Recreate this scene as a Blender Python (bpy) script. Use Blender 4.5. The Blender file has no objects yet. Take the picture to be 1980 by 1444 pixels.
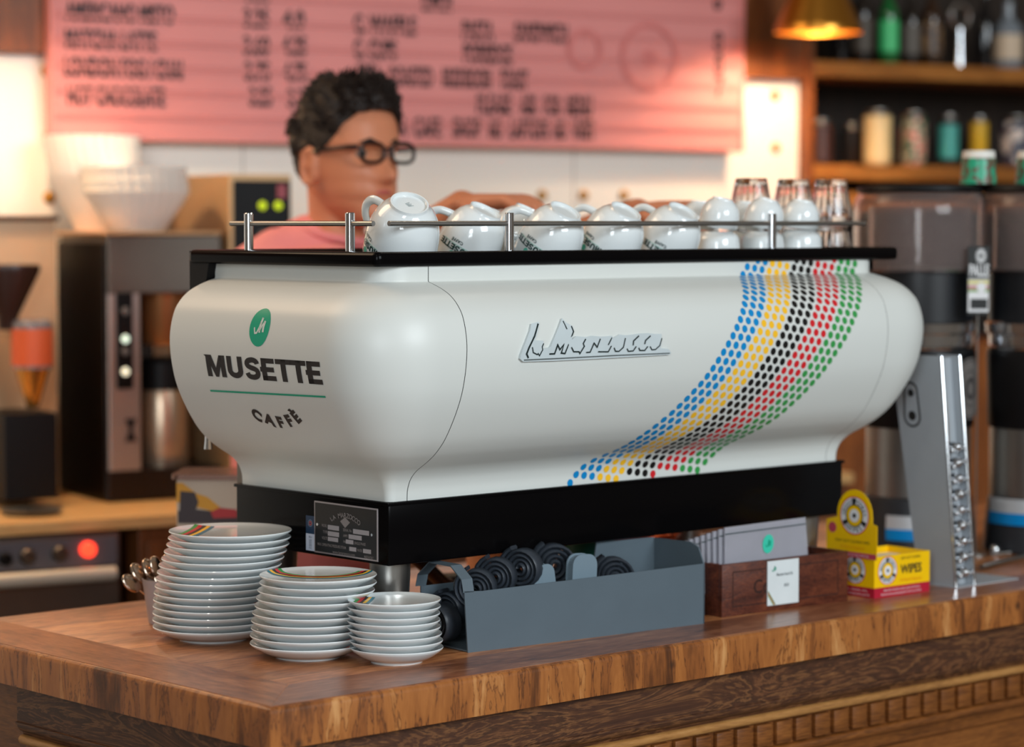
import bpy, bmesh, math, random
from mathutils import Vector, Matrix, Euler
random.seed(7)
PI = math.pi
COL = bpy.context.scene.collection
SC = bpy.context.scene

# ------------------------------------------------------------------ camera
F = 4965.0
CX, CY = 990.0, 722.0
PITCH = math.atan(292 / F)
YAW = math.radians(48)
FH = Vector((math.cos(YAW), math.sin(YAW), 0))
UP0 = Vector((0, 0, 1))
FWD = FH * math.cos(PITCH) - UP0 * math.sin(PITCH)
RIGHT = FWD.cross(UP0).normalized()
UPV = RIGHT.cross(FWD)
CAM = Vector((-1.84114, -2.48231, 0.587))
cam_d = bpy.data.cameras.new('camera')
cam = bpy.data.objects.new('camera', cam_d)
COL.objects.link(cam)
cam.matrix_world = Matrix((
    (RIGHT.x, UPV.x, -FWD.x, CAM.x), (RIGHT.y, UPV.y, -FWD.y, CAM.y),
    (RIGHT.z, UPV.z, -FWD.z, CAM.z), (0, 0, 0, 1)))
cam_d.sensor_width = 36
cam_d.lens = F * 36 / 1980
cam_d.clip_start = 0.1
cam_d.clip_end = 60
cam_d.dof.use_dof = True
cam_d.dof.focus_distance = 3.46
cam_d.dof.aperture_fstop = 2.8
SC.camera = cam

# ------------------------------------------------------------------ world, light, exposure
SC.view_settings.view_transform = 'Standard'
SC.view_settings.look = 'None'
SC.view_settings.gamma = 1
SC.view_settings.use_curve_mapping = False
SC.view_settings.exposure = 0.18
W = bpy.data.worlds.new('world')
SC.world = W
W.use_nodes = True
W.node_tree.nodes['Background'].inputs[0].default_value = (0.95, 0.78, 0.62, 1)
W.node_tree.nodes['Background'].inputs[1].default_value = 0.12

def area_light(name, loc, target, sx, sy, power, col):
    d = bpy.data.lights.new(name, 'AREA')
    d.shape = 'RECTANGLE'; d.size = sx; d.size_y = sy
    d.energy = power; d.color = col
    o = bpy.data.objects.new(name, d); COL.objects.link(o)
    o.location = loc
    o.rotation_euler = (Vector(target) - Vector(loc)).to_track_quat('-Z', 'Y').to_euler()
    return o
area_light('shop_window_light', (-3.6, -3.3, 1.45), (0.4, 0.3, 0.4), 1.1, 2.0, 82, (0.87, 0.95, 1.0))
area_light('street_window_light', (0.6, -6.2, 2.5), (0.8, 0.3, 0.3), 3.0, 2.2, 290, (0.87, 0.95, 1.0))
area_light('ceiling_light', (-0.6, 2.2, 2.6), (0.5, 1.2, 0.0), 2.2, 1.8, 18, (1.0, 0.74, 0.50))
area_light('work_light', (-0.5, 2.0, 2.1), (0.2, 0.7, 0.0), 1.0, 1.0, 16, (1.0, 0.70, 0.45))
for sx_, sy_, sz_ in ((-1.0, -0.6, 2.2), (0.5, -0.9, 2.3), (1.7, 0.6, 2.2)):      # small ceiling spots, seen as glints on the porcelain
    d_ = bpy.data.lights.new('ceiling_spot', 'POINT'); d_.energy = 7; d_.color = (1.0, 0.9, 0.75); d_.shadow_soft_size = .035
    o_ = bpy.data.objects.new('ceiling_spot', d_); COL.objects.link(o_); o_.location = (sx_, sy_, sz_)

# ------------------------------------------------------------------ pixel helpers (points of the place from the photo)
def ray(u, v):
    return (FWD * F + RIGHT * (u - CX) - UPV * (v - CY)).normalized()
def onz(u, v, z=0.0):
    d = ray(u, v); return CAM + d * ((z - CAM.z) / d.z)
def onx(u, v, x):
    d = ray(u, v); return CAM + d * ((x - CAM.x) / d.x)
def ony(u, v, y):
    d = ray(u, v); return CAM + d * ((y - CAM.y) / d.y)
def atd(u, v, D):
    d = ray(u, v); return CAM + d * (D / d.dot(FWD))

# ------------------------------------------------------------------ materials
def lin(c):
    return c / 12.92 if c <= 0.04045 else ((c + 0.055) / 1.055) ** 2.4
def rgb(r, g, b):
    return (lin(r / 255), lin(g / 255), lin(b / 255), 1)
MATS = {}
def mat(name, col, rough=0.5, metal=0.0, spec=0.5, coat=0.0, trans=0.0, ior=1.45, emit=None, es=0.0, bump=None, vary=None, aniso=0.0):
    """procedural principled material; bump=(scale,strength), vary=(scale,amount)"""
    if name in MATS: return MATS[name]
    m = bpy.data.materials.new(name); m.use_nodes = True
    nt = m.node_tree; b = nt.nodes['Principled BSDF']
    b.inputs['Base Color'].default_value = col
    b.inputs['Roughness'].default_value = rough
    b.inputs['Metallic'].default_value = metal
    b.inputs['Specular IOR Level'].default_value = spec
    b.inputs['Coat Weight'].default_value = coat
    b.inputs['Coat Roughness'].default_value = 0.05
    b.inputs['Transmission Weight'].default_value = trans
    b.inputs['IOR'].default_value = ior
    if aniso: b.inputs['Anisotropic'].default_value = aniso
    if emit:
        b.inputs['Emission Color'].default_value = emit
        b.inputs['Emission Strength'].default_value = es
    tc = nt.nodes.new('ShaderNodeTexCoord')
    if vary is None: vary = (25, 0.06)
    n = nt.nodes.new('ShaderNodeTexNoise'); n.inputs['Scale'].default_value = vary[0]; n.inputs['Detail'].default_value = 3
    nt.links.new(tc.outputs['Object'], n.inputs['Vector'])
    mx = nt.nodes.new('ShaderNodeMix'); mx.data_type = 'RGBA'; mx.blend_type = 'MULTIPLY'
    mx.inputs[6].default_value = col
    cr = nt.nodes.new('ShaderNodeMapRange')
    cr.inputs['To Min'].default_value = 1 - vary[1]; cr.inputs['To Max'].default_value = 1 + vary[1]
    nt.links.new(n.outputs['Fac'], cr.inputs['Value'])
    cb = nt.nodes.new('ShaderNodeCombineColor')
    for k in range(3): nt.links.new(cr.outputs[0], cb.inputs[k])
    mx.inputs[0].default_value = 1
    nt.links.new(cb.outputs[0], mx.inputs[7])
    nt.links.new(mx.outputs[2], b.inputs['Base Color'])
    if bump:
        n2 = nt.nodes.new('ShaderNodeTexNoise'); n2.inputs['Scale'].default_value = bump[0]; n2.inputs['Detail'].default_value = 4
        nt.links.new(tc.outputs['Object'], n2.inputs['Vector'])
        bp = nt.nodes.new('ShaderNodeBump'); bp.inputs['Strength'].default_value = bump[1]; bp.inputs['Distance'].default_value = 0.002
        nt.links.new(n2.outputs['Fac'], bp.inputs['Height']); nt.links.new(bp.outputs[0], b.inputs['Normal'])
    MATS[name] = m
    return m

def wood(name, cols, scale=(1, 10, 10), rough=0.4, dist=1.2, nscale=3.0, bump=0.3, coat=0.0, streak=0.5, seams=None, spots=0.0):
    """stretched-noise grain; cols = list of (pos, colour)"""
    if name in MATS: return MATS[name]
    m = bpy.data.materials.new(name); m.use_nodes = True
    nt = m.node_tree; b = nt.nodes['Principled BSDF']
    tc = nt.nodes.new('ShaderNodeTexCoord')
    mp = nt.nodes.new('ShaderNodeMapping'); mp.inputs['Scale'].default_value = scale
    nt.links.new(tc.outputs['Object'], mp.inputs[0])
    n = nt.nodes.new('ShaderNodeTexNoise'); n.inputs['Scale'].default_value = nscale; n.inputs['Detail'].default_value = 8
    n.inputs['Distortion'].default_value = dist; n.inputs['Roughness'].default_value = 0.6
    nt.links.new(mp.outputs[0], n.inputs['Vector'])
    n2 = nt.nodes.new('ShaderNodeTexNoise'); n2.inputs['Scale'].default_value = nscale * 9; n2.inputs['Detail'].default_value = 4
    nt.links.new(mp.outputs[0], n2.inputs['Vector'])
    mm = nt.nodes.new('ShaderNodeMix'); mm.data_type = 'FLOAT'; mm.inputs[0].default_value = streak
    nt.links.new(n.outputs['Fac'], mm.inputs[2]); nt.links.new(n2.outputs['Fac'], mm.inputs[3])
    ramp = nt.nodes.new('ShaderNodeValToRGB')
    els = ramp.color_ramp.elements
    els[0].position = cols[0][0]; els[0].color = cols[0][1]
    els[1].position = cols[-1][0]; els[1].color = cols[-1][1]
    for p, c in cols[1:-1]:
        e = els.new(p); e.color = c
    nt.links.new(mm.outputs[0], ramp.inputs[0])
    out = ramp.outputs[0]
    if seams:   # plank seams: axis index, width of a plank
        sp = nt.nodes.new('ShaderNodeSeparateXYZ'); nt.links.new(tc.outputs['Object'], sp.inputs[0])
        for ax, wd in seams:
            md = nt.nodes.new('ShaderNodeMath'); md.operation = 'PINGPONG'; md.inputs[1].default_value = wd / 2
            nt.links.new(sp.outputs[ax], md.inputs[0])
            lt = nt.nodes.new('ShaderNodeMath'); lt.operation = 'LESS_THAN'; lt.inputs[1].default_value = 0.0009
            nt.links.new(md.outputs[0], lt.inputs[0])
            mx = nt.nodes.new('ShaderNodeMix'); mx.data_type = 'RGBA'; mx.inputs[7].default_value = rgb(40, 22, 12)
            nt.links.new(lt.outputs[0], mx.inputs[0]); nt.links.new(out, mx.inputs[6]); out = mx.outputs[2]
            # tone per plank
            fl = nt.nodes.new('ShaderNodeMath'); fl.operation = 'SNAP'; fl.inputs[1].default_value = wd
            nt.links.new(sp.outputs[ax], fl.inputs[0])
            wn = nt.nodes.new('ShaderNodeTexWhiteNoise'); wn.noise_dimensions = '1D'; nt.links.new(fl.outputs[0], wn.inputs['W'])
            mr = nt.nodes.new('ShaderNodeMapRange'); mr.inputs['To Min'].default_value = 0.75; mr.inputs['To Max'].default_value = 1.2
            nt.links.new(wn.outputs['Value'], mr.inputs[0])
            cb = nt.nodes.new('ShaderNodeCombineColor')
            for k in range(3): nt.links.new(mr.outputs[0], cb.inputs[k])
            mx = nt.nodes.new('ShaderNodeMix'); mx.data_type = 'RGBA'; mx.blend_type = 'MULTIPLY'; mx.inputs[0].default_value = 1
            nt.links.new(out, mx.inputs[6]); nt.links.new(cb.outputs[0], mx.inputs[7]); out = mx.outputs[2]
    if spots:
        vn = nt.nodes.new('ShaderNodeTexVoronoi'); vn.inputs['Scale'].default_value = 11; nt.links.new(tc.outputs['Object'], vn.inputs['Vector'])
        lt = nt.nodes.new('ShaderNodeMapRange'); lt.inputs['From Min'].default_value = 0.03; lt.inputs['From Max'].default_value = 0.10
        lt.inputs['To Min'].default_value = spots; lt.inputs['To Max'].default_value = 0
        nt.links.new(vn.outputs['Distance'], lt.inputs[0])
        mx = nt.nodes.new('ShaderNodeMix'); mx.data_type = 'RGBA'; mx.inputs[7].default_value = rgb(30, 20, 14)
        nt.links.new(lt.outputs[0], mx.inputs[0]); nt.links.new(out, mx.inputs[6]); out = mx.outputs[2]
    nt.links.new(out, b.inputs['Base Color'])
    b.inputs['Roughness'].default_value = rough
    b.inputs['Coat Weight'].default_value = coat; b.inputs['Coat Roughness'].default_value = 0.2
    bp = nt.nodes.new('ShaderNodeBump'); bp.inputs['Strength'].default_value = bump; bp.inputs['Distance'].default_value = 0.003
    nt.links.new(mm.outputs[0], bp.inputs['Height']); nt.links.new(bp.outputs[0], b.inputs['Normal'])
    MATS[name] = m
    return m

WHITE_BODY = mat('white satin enamel', rgb(211, 214, 210), 0.42, spec=.6, vary=(6, 0.02), bump=(60, 0.03))
BLACK_GLOSS = mat('black gloss metal', rgb(8, 7, 8), 0.2, spec=.08)
BLACK_MATT = mat('black matt plastic', rgb(12, 12, 14), 0.45, spec=.25)
BLACK_INK = mat('black ink', rgb(30, 26, 27), 0.5)
CHROME = mat('polished chrome', rgb(215, 218, 222), 0.12, 1.0)
STEEL = mat('brushed steel', rgb(168, 166, 162), 0.33, 1.0, bump=(90, 0.05), aniso=0.4)
STEEL_DK = mat('dull steel', rgb(120, 112, 104), 0.42, 1.0)
ALU = mat('brushed aluminium plate', rgb(168, 174, 180), 0.45, 0.15, bump=(70, 0.04))
CERAMIC = mat('white glazed porcelain', rgb(226, 232, 233), 0.1, spec=0.5, coat=0.5, vary=(8, 0.015))
TEAL = mat('teal ink', rgb(0, 158, 124), 0.45)
S_GREEN = mat('stripe green', rgb(52, 150, 74), 0.35)
S_RED = mat('stripe red', rgb(206, 34, 42), 0.35)
S_BLACK = mat('stripe black', rgb(20, 20, 20), 0.35)
S_YELLOW = mat('stripe yellow', rgb(247, 190, 40), 0.35)
S_BLUE = mat('stripe blue', rgb(0, 132, 196), 0.35)
GLASS = mat('clear glass', (1, 1, 1, 1), 0.02, trans=1.0, ior=1.45, vary=(8, 0.0))
GREY_METAL = mat('grey painted sheet metal', rgb(88, 101, 110), 0.38, spec=0.4, vary=(14, 0.08), bump=(40, 0.04))
SEAM = mat('dark seam', rgb(55, 66, 64), 0.6)

# ------------------------------------------------------------------ object helpers
def link(name, bm, m, parent=None, smooth=True, angle=35, loc=None, rot=None):
    me = bpy.data.meshes.new(name)
    bmesh.ops.recalc_face_normals(bm, faces=bm.faces)
    bm.to_mesh(me); bm.free()
    ms = m if isinstance(m, (list, tuple)) else [m]
    for x in ms: me.materials.append(x)
    o = bpy.data.objects.new(name, me); COL.objects.link(o)
    if smooth:
        for p in me.polygons: p.use_smooth = True
        try: me.set_sharp_from_angle(angle=math.radians(angle))
        except Exception: pass
    if parent is not None: o.parent = parent
    if loc is not None: o.location = loc
    if rot is not None: o.rotation_euler = rot
    return o
def thing(name, label, cat, loc=(0, 0, 0), rot=(0, 0, 0), group=None):
    o = bpy.data.objects.new(name, None); COL.objects.link(o)
    o.empty_display_size = 0.05
    o.location = loc
    o.rotation_euler = rot if isinstance(rot, (tuple, list, Euler)) else (0, 0, rot)
    return tag(o, label, cat, group)
def tag(o, label=None, cat=None, group=None, kind=None):
    if label: o['label'] = label
    if cat: o['category'] = cat
    if group: o['group'] = group
    if kind: o['kind'] = kind
    return o
def dup(root, label=None, group=None):
    r = root.copy(); COL.objects.link(r)
    if label: r['label'] = label
    if group: r['group'] = group
    for ch in list(root.children):
        c = ch.copy(); COL.objects.link(c); c.parent = r
        for g in list(ch.children):
            d = g.copy(); COL.objects.link(d); d.parent = c
    return r

def BM(): return bmesh.new()
def box(bm, x0, x1, y0, y1, z0, z1, bev=0.0, M=None, mi=0):
    vs = [bm.verts.new((x, y, z)) for x in (x0, x1) for y in (y0, y1) for z in (z0, z1)]
    idx = [(0, 1, 3, 2), (4, 6, 7, 5), (0, 4, 5, 1), (2, 3, 7, 6), (0, 2, 6, 4), (1, 5, 7, 3)]
    fs = [bm.faces.new([vs[i] for i in f]) for f in idx]
    for f in fs: f.material_index = mi
    geom_v = vs
    if bev > 0:
        es = set(e for f in fs for e in f.edges)
        r = bmesh.ops.bevel(bm, geom=list(es), offset=bev, segments=2, affect='EDGES', profile=0.5)
        geom_v = list(set(v for f in r['faces'] for v in f.verts))
        for f in r['faces']: f.material_index = mi
    if M is not None:
        bmesh.ops.transform(bm, matrix=M, verts=[v for v in geom_v if v.is_valid])
    return geom_v
def lathe(bm, prof, seg=48, M=None, mi=0, closed=False):
    """prof list of (r,z)"""
    rings = []
    for r, z in prof:
        if r < 1e-6:
            rings.append([bm.verts.new((0, 0, z))])
        else:
            rings.append([bm.verts.new((r * math.cos(2 * PI * k / seg), r * math.sin(2 * PI * k / seg), z)) for k in range(seg)])
    pr = list(zip(rings[:-1], rings[1:]))
    if closed: pr.append((rings[-1], rings[0]))
    for a, b in pr:
        if len(a) == 1 and len(b) == 1: continue
        for k in range(seg):
            k2 = (k + 1) % seg
            if len(a) == 1: f = bm.faces.new((a[0], b[k], b[k2]))
            elif len(b) == 1: f = bm.faces.new((a[k], b[0], a[k2]))
            else: f = bm.faces.new((a[k], b[k], b[k2], a[k2]))
            f.material_index = mi
    if M is not None:
        bmesh.ops.transform(bm, matrix=M, verts=[v for r in rings for v in r])
    return rings
def cyl(bm, r, z0, z1, seg=32, M=None, mi=0, bev=0.0):
    p = [(0, z0), (r - bev, z0)]
    if bev: p += [(r, z0 + bev), (r, z1 - bev)]
    else: p += [(r, z1)]
    p += [(r - bev, z1), (0, z1)] if bev else [(0, z1)]
    return lathe(bm, p, seg, M, mi)
def tube(bm, pts, r, seg=10, mi=0, closed=False, flat=1.0):
    pts = [Vector(p) for p in pts]
    n = len(pts); rings = []
    prev = None
    for i, p in enumerate(pts):
        if closed: t = pts[(i + 1) % n] - pts[i - 1]
        else: t = pts[min(i + 1, n - 1)] - pts[max(i - 1, 0)]
        t.normalize()
        if prev is None:
            a = Vector((0, 0, 1)) if abs(t.z) < 0.9 else Vector((1, 0, 0))
            u = t.cross(a).normalized()
        else:
            u = (prev - t * prev.dot(t)).normalized()
        prev = u; w = t.cross(u)
        rr = r[i] if isinstance(r, (list, tuple)) else r
        rings.append([bm.verts.new(p + u * (rr * math.cos(2 * PI * k / seg)) + w * (rr * flat * math.sin(2 * PI * k / seg))) for k in range(seg)])
    for i in range(n if closed else n - 1):
        a, b = rings[i], rings[(i + 1) % n]
        for k in range(seg):
            f = bm.faces.new((a[k], a[(k + 1) % seg], b[(k + 1) % seg], b[k])); f.material_index = mi
    if not closed:
        f = bm.faces.new(list(reversed(rings[0]))); f.material_index = mi
        f = bm.faces.new(rings[-1]); f.material_index = mi
def prism(bm, poly, fn, h, mi=0):
    """poly = 2D points; fn(a,b,d) -> 3D; thickness h"""
    a = [bm.verts.new(fn(p[0], p[1], 0)) for p in poly]
    b = [bm.verts.new(fn(p[0], p[1], h)) for p in poly]
    n = len(poly)
    fs = [bm.faces.new(a), bm.faces.new(list(reversed(b)))]
    for i in range(n): fs.append(bm.faces.new((a[i], a[(i + 1) % n], b[(i + 1) % n], b[i])))
    for f in fs: f.material_index = mi
def catmull(pts, sub=8, closed=False):
    out = []; n = len(pts)
    P = [Vector(p) for p in pts]
    rng = range(n) if closed else range(n - 1)
    for i in rng:
        p0 = P[i - 1] if (i > 0 or closed) else P[0]
        p1 = P[i]; p2 = P[(i + 1) % n]
        p3 = P[(i + 2) % n] if (closed or i + 2 < n) else P[-1]
        for k in range(sub):
            t = k / sub
            out.append(0.5 * ((2 * p1) + (p2 - p0) * t + (2 * p0 - 5 * p1 + 4 * p2 - p3) * t * t + (3 * p1 - p0 - 3 * p2 + p3) * t ** 3))
    if not closed: out.append(P[-1])
    return out

# 2D flat artwork -> bmesh (in the XY plane), later mapped onto a surface
def text2d(body, size=1.0, bold=0.0, width=None, align='LEFT', shear=0.0, spacing=1.0):
    cu = bpy.data.curves.new('lettering', 'FONT'); cu.body = body; cu.size = size
    cu.offset = bold; cu.align_x = align; cu.shear = shear; cu.space_character = spacing
    cu.resolution_u = 4
    o = bpy.data.objects.new('lettering', cu); COL.objects.link(o)
    bpy.context.view_layer.update()
    dg = bpy.context.evaluated_depsgraph_get()
    me = bpy.data.meshes.new_from_object(o.evaluated_get(dg))
    bpy.data.objects.remove(o); bpy.data.curves.remove(cu)
    b = bmesh.new(); b.from_mesh(me); bpy.data.meshes.remove(me)
    if width and b.verts:
        xs = [v.co.x for v in b.verts]; x0, x1 = min(xs), max(xs)
        s = width / (x1 - x0)
        for v in b.verts:
            v.co.x = (v.co.x - (x0 if align == 'LEFT' else (x0 + x1) / 2)) * s
    return b
def ribbon2d(b, pts, w, cap=True):
    """flat mitred stroke"""
    P = [Vector((p[0], p[1])) for p in pts]; n = len(P)
    L = []; R = []
    for i in range(n):
        d1 = (P[i] - P[i - 1]).normalized() if i > 0 else (P[1] - P[0]).normalized()
        d2 = (P[i + 1] - P[i]).normalized() if i < n - 1 else d1
        t = (d1 + d2)
        t = t.normalized() if t.length > 1e-6 else d1
        nn = Vector((-t.y, t.x)); c = max(0.45, nn.dot(Vector((-d1.y, d1.x))))
        L.append(b.verts.new((*(P[i] + nn * (w / 2 / c)), 0))); R.append(b.verts.new((*(P[i] - nn * (w / 2 / c)), 0)))
    for i in range(n - 1):
        b.faces.new((L[i], R[i], R[i + 1], L[i + 1]))
def poly2d(b, pts):
    b.faces.new([b.verts.new((p[0], p[1], 0)) for p in pts])
def disc2d(b, cx, cy, rx, ry=None, n=20, rot=0):
    ry = ry or rx
    poly2d(b, [(cx + rx * math.cos(t) * math.cos(rot) - ry * math.sin(t) * math.sin(rot), cy + rx * math.cos(t) * math.sin(rot) + ry * math.sin(t) * math.cos(rot)) for t in [2 * PI * k / n for k in range(n)]])
def ring2d(b, cx, cy, r0, r1, n=28, a0=0, a1=2 * PI):
    A = [b.verts.new((cx + r0 * math.cos(a0 + (a1 - a0) * k / n), cy + r0 * math.sin(a0 + (a1 - a0) * k / n), 0)) for k in range(n + 1)]
    B = [b.verts.new((cx + r1 * math.cos(a0 + (a1 - a0) * k / n), cy + r1 * math.sin(a0 + (a1 - a0) * k / n), 0)) for k in range(n + 1)]
    for k in range(n): b.faces.new((A[k], A[k + 1], B[k + 1], B[k]))
def xform2d(b, sx=1, sy=1, rot=0, dx=0, dy=0, shear=0):
    for v in b.verts:
        x, y = v.co.x * sx + v.co.y * shear, v.co.y * sy
        v.co.x = x * math.cos(rot) - y * math.sin(rot) + dx; v.co.y = x * math.sin(rot) + y * math.cos(rot) + dy
def slice2d(b, step):
    """cut the flat art by a grid so that it can follow a curved surface"""
    if not b.verts: return
    for ax in (0, 1):
        lo = min(v.co[ax] for v in b.verts); hi = max(v.co[ax] for v in b.verts)
        k = math.ceil(lo / step)
        while k * step < hi:
            no = [0, 0, 0]; no[ax] = 1; co = [0, 0, 0]; co[ax] = k * step
            bmesh.ops.bisect_plane(b, geom=b.verts[:] + b.edges[:] + b.faces[:], dist=1e-7, plane_co=co, plane_no=no)
            k += 1
def merge_into(dst, src, mi=0, fn=None):
    mp = {}
    for v in src.verts: mp[v] = dst.verts.new(fn(v.co.x, v.co.y, v.co.z) if fn else v.co)
    for f in src.faces:
        try:
            nf = dst.faces.new([mp[v] for v in f.verts]); nf.material_index = mi
        except ValueError: pass
    src.free()

# block letters of the café's name (unit height, stroke 0.26)
def block_word(word):
    """heavy sans capitals, returns flat bmesh, cap height 1"""
    b = bmesh.new(); x = 0.0
    def bx(x0, x1, y0, y1): poly2d(b, [(x0, y0), (x1, y0), (x1, y1), (x0, y1)])
    for ch in word:
        if ch == 'M':
            bx(x, x + .25, 0, 1); bx(x + .75, x + 1.0, 0, 1)
            poly2d(b, [(x - .10, 1.0), (x + .0, .92), (x + .0, .84), (x + .26, .84), (x + .26, 1)])
            poly2d(b, [(x + .2, 1), (x + .30, 1), (x + .5, .42), (x + .5, .0), (x + .42, .0), (x + .2, .62)])
            poly2d(b, [(x + .8, 1), (x + .8, .62), (x + .58, 0), (x + .5, 0), (x + .5, .42), (x + .70, 1)])
            x += 1.10
        elif ch == 'U':
            pts = [(x + .125, 1), (x + .125, .38)] + [(x + .40 - .275 * math.cos(t), .36 - .235 * math.sin(t)) for t in [PI * k / 10 for k in range(11)]] + [(x + .675, .38), (x + .675, 1)]
            ribbon2d(b, pts, .25); x += .90
        elif ch == 'S':
            pts = [(.66, .72), (.62, .82), (.5, .88), (.36, .885), (.22, .84), (.15, .74), (.18, .62), (.32, .545), (.5, .49), (.62, .42), (.655, .30), (.60, .18), (.47, .115), (.32, .11), (.18, .16), (.12, .29)]
            ribbon2d(b, [(x + p[0], p[1]) for p in catmull([(q[0], q[1], 0) for q in pts], 3)], .235); x += .87
        elif ch == 'E':
            bx(x, x + .25, 0, 1); bx(x, x + .66, .78, 1); bx(x, x + .68, 0, .22); bx(x - .07, x + .62, .39, .61); x += .78
        elif ch == 'T':
            bx(x - .06, x + .70, .78, 1); bx(x + .2, x + .45, 0, 1); x += .74
    return b
def m_logo(b, cx, cy, s):
    """the little handwritten M sign"""
    for pts, w in (([(-.62, -.05), (-.50, -.42), (-.30, -.40), (-.05, .05), (.12, .62)], .13), ([(.12, .62), (-.02, .1), (-.02, -.38)], .2), ([(-.02, -.30), (.18, .1), (.42, .40)], .12), ([(.42, .40), (.34, .0), (.34, -.34)], .2)):
        ribbon2d(b, [(cx + p[0] * s, cy + p[1] * s) for p in pts], w * s)
# ================================================================== ESPRESSO MACHINE
X0, Y0, X1 = 0.365, 0.2187, 1.297          # foot line of the body shell
XSL, XSR = 0.3965, 1.276                   # panel seams
YB = 0.556                                 # back plane of the shell
prof_pts = [(.205, 0), (.2176, .0006), (.2263, .0028), (.2352, .0072), (.2435, .0145), (.2506, .0236), (.2570, .0345), (.2649, .0470), (.2757, .0615), (.2937, .0790), (.3184, .0955), (.3449, .1095), (.3695, .1185), (.4015, .1246), (.4312, .1250), (.4599, .1180), (.4768, .1069), (.4890, .0925), (.4970, .0765), (.5020, .0630), (.5050, .0535), (.5064, .0483), (.5078, .0464), (.512, .0462), (.52, .0462), (.531, .0462)]
PR = [Vector((p.x, p.y)) for p in catmull([(a, b, 0) for a, b in prof_pts], 4)]   # (z, O)
SL = [0.0]
for a, b_ in zip(PR[:-1], PR[1:]): SL.append(SL[-1] + (b_ - a).length)
def at_s(s):
    """point of the side profile at arc length s: z, outward offset, normal(z,O)"""
    s = min(max(s, 0), SL[-1] - 1e-6)
    lo = 0
    while lo < len(SL) - 2 and SL[lo + 1] < s: lo += 1
    t = (s - SL[lo]) / (SL[lo + 1] - SL[lo])
    p = PR[lo].lerp(PR[lo + 1], t)
    def tan(i):
        a = PR[max(0, i - 1)]; c = PR[min(len(PR) - 1, i + 1)]; return (c - a).normalized()
    d = tan(lo).lerp(tan(lo + 1), t).normalized()   # (dz, dO)
    return p.x, p.y, -d.y, d.x                       # z, O, nz, nO
def on_front(x, s, e=0.0):
    z, O, nz, nO = at_s(s); return Vector((x, Y0 - O - e * nO, z + e * nz))
def on_left(y, s, e=0.0):
    z, O, nz, nO = at_s(s); return Vector((X0 - O - e * nO, y, z + e * nz))
def s_of_pix(u, v, side='front'):
    """surface coordinates of the shell seen at a pixel (first hit from outside)"""
    best = None
    N = 400
    prev = None
    for k in range(N, -1, -1):
        s = SL[-1] * k / N
        z, O, _, _ = at_s(s)
        if side == 'front': p = ony(u, v, Y0 - O)
        else: p = onx(u, v, X0 - O)
        dz = p.z - z
        if prev is not None and (dz > 0) != (prev[0] > 0):
            t = prev[0] / (prev[0] - dz)
            q = prev[1].lerp(p, t); ss = prev[2] + (s - prev[2]) * t
            cand = (ss, q)
            d = (q - CAM).length
            if best is None or d < best[0]: best = (d, cand)
        prev = (dz, p, s)
    if best is None: return None
    ss, q = best[1]
    return (q.x if side == 'front' else q.y), ss

machine = thing('espresso_machine', 'large white espresso machine with rounded body and coloured dot band on the counter', 'coffee machine', (0, 0, 0))
def corner_r(O): return 0.012 + O * 0.78
ZR = [(p.x, p.y) for p in PR]
# left side panel with the rounded near corner
def side_panel(mirror):
    bm = BM(); rows = []
    for z, O in ZR:
        r = corner_r(O); row = []
        xs = X0 - O
        ys = [YB, YB - .02] + [YB - .02 - (YB - .02 - (Y0 - O + r)) * k / 8 for k in range(1, 9)]
        pts = [(xs, y) for y in ys]
        for k in range(1, 13):
            t = k / 12 * PI / 2
            pts.append((xs + r - r * math.cos(t), Y0 - O + r - r * math.sin(t)))
        xe = XSL
        if pts[-1][0] < xe - .004:
            for k in range(1, 4): pts.append((pts[12 + 9][0] + 0, 0)) if False else None
        a = pts[-1][0]
        for k in range(1, 5): pts.append((a + (xe - a) * k / 4, Y0 - O))
        if mirror: pts = [((X0 + X1) - p[0], p[1]) for p in pts]
        rows.append([bm.verts.new((p[0], p[1], z)) for p in pts])
    for a, b in zip(rows[:-1], rows[1:]):
        for k in range(len(a) - 1): bm.faces.new((a[k], a[k + 1], b[k + 1], b[k]))
    return link('side_panel', bm, WHITE_BODY, machine, angle=60)
panL = side_panel(False)
panR = side_panel(True)
XSR = (X0 + X1) - XSL
# front panel between the seams (a hair's gap to the side panels)
bm = BM(); rows = []
for z, O in ZR:
    rows.append([bm.verts.new((XSL + .0012 + (XSR - XSL - .0020) * k / 24, Y0 - O, z)) for k in range(25)])
for a, b in zip(rows[:-1], rows[1:]):
    for k in range(24): bm.faces.new((a[k], a[k + 1], b[k + 1], b[k]))
front = link('front_panel', bm, WHITE_BODY, machine, angle=60)
# dark strips behind the seams
for xs_, nm in ((XSL, 'left'), (XSR, 'right')):
    bm = BM()
    A = [bm.verts.new((xs_ - .004, Y0 - O + .0016, z)) for z, O in ZR]; B = [bm.verts.new((xs_ + .004, Y0 - O + .0016, z)) for z, O in ZR]
    for k in range(len(A) - 1): bm.faces.new((A[k], B[k], B[k + 1], A[k + 1]))
    link('panel_seam', bm, SEAM, machine)
# steel chassis filling the shell from the barista's side
bm = BM()
box(bm, X0 + .01, X1 - .01, Y0 + .04, YB + .03, .2, .506, .004)
link('chassis', bm, STEEL_DK, machine)
bm = BM()
rowz = [(z, O) for z, O in ZR]
for sx in (0, 1):
    # back closing faces of the bulging ends
    pts = [(X0 - O if sx == 0 else X1 + O, z) for z, O in rowz] + [(X0 + .02 if sx == 0 else X1 - .02, .531), (X0 + .02 if sx == 0 else X1 - .02, .205)]
    bm.faces.new([bm.verts.new((p[0], YB - .001, p[1])) for p in pts])
link('back_panel', bm, WHITE_BODY, machine, smooth=False)
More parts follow.
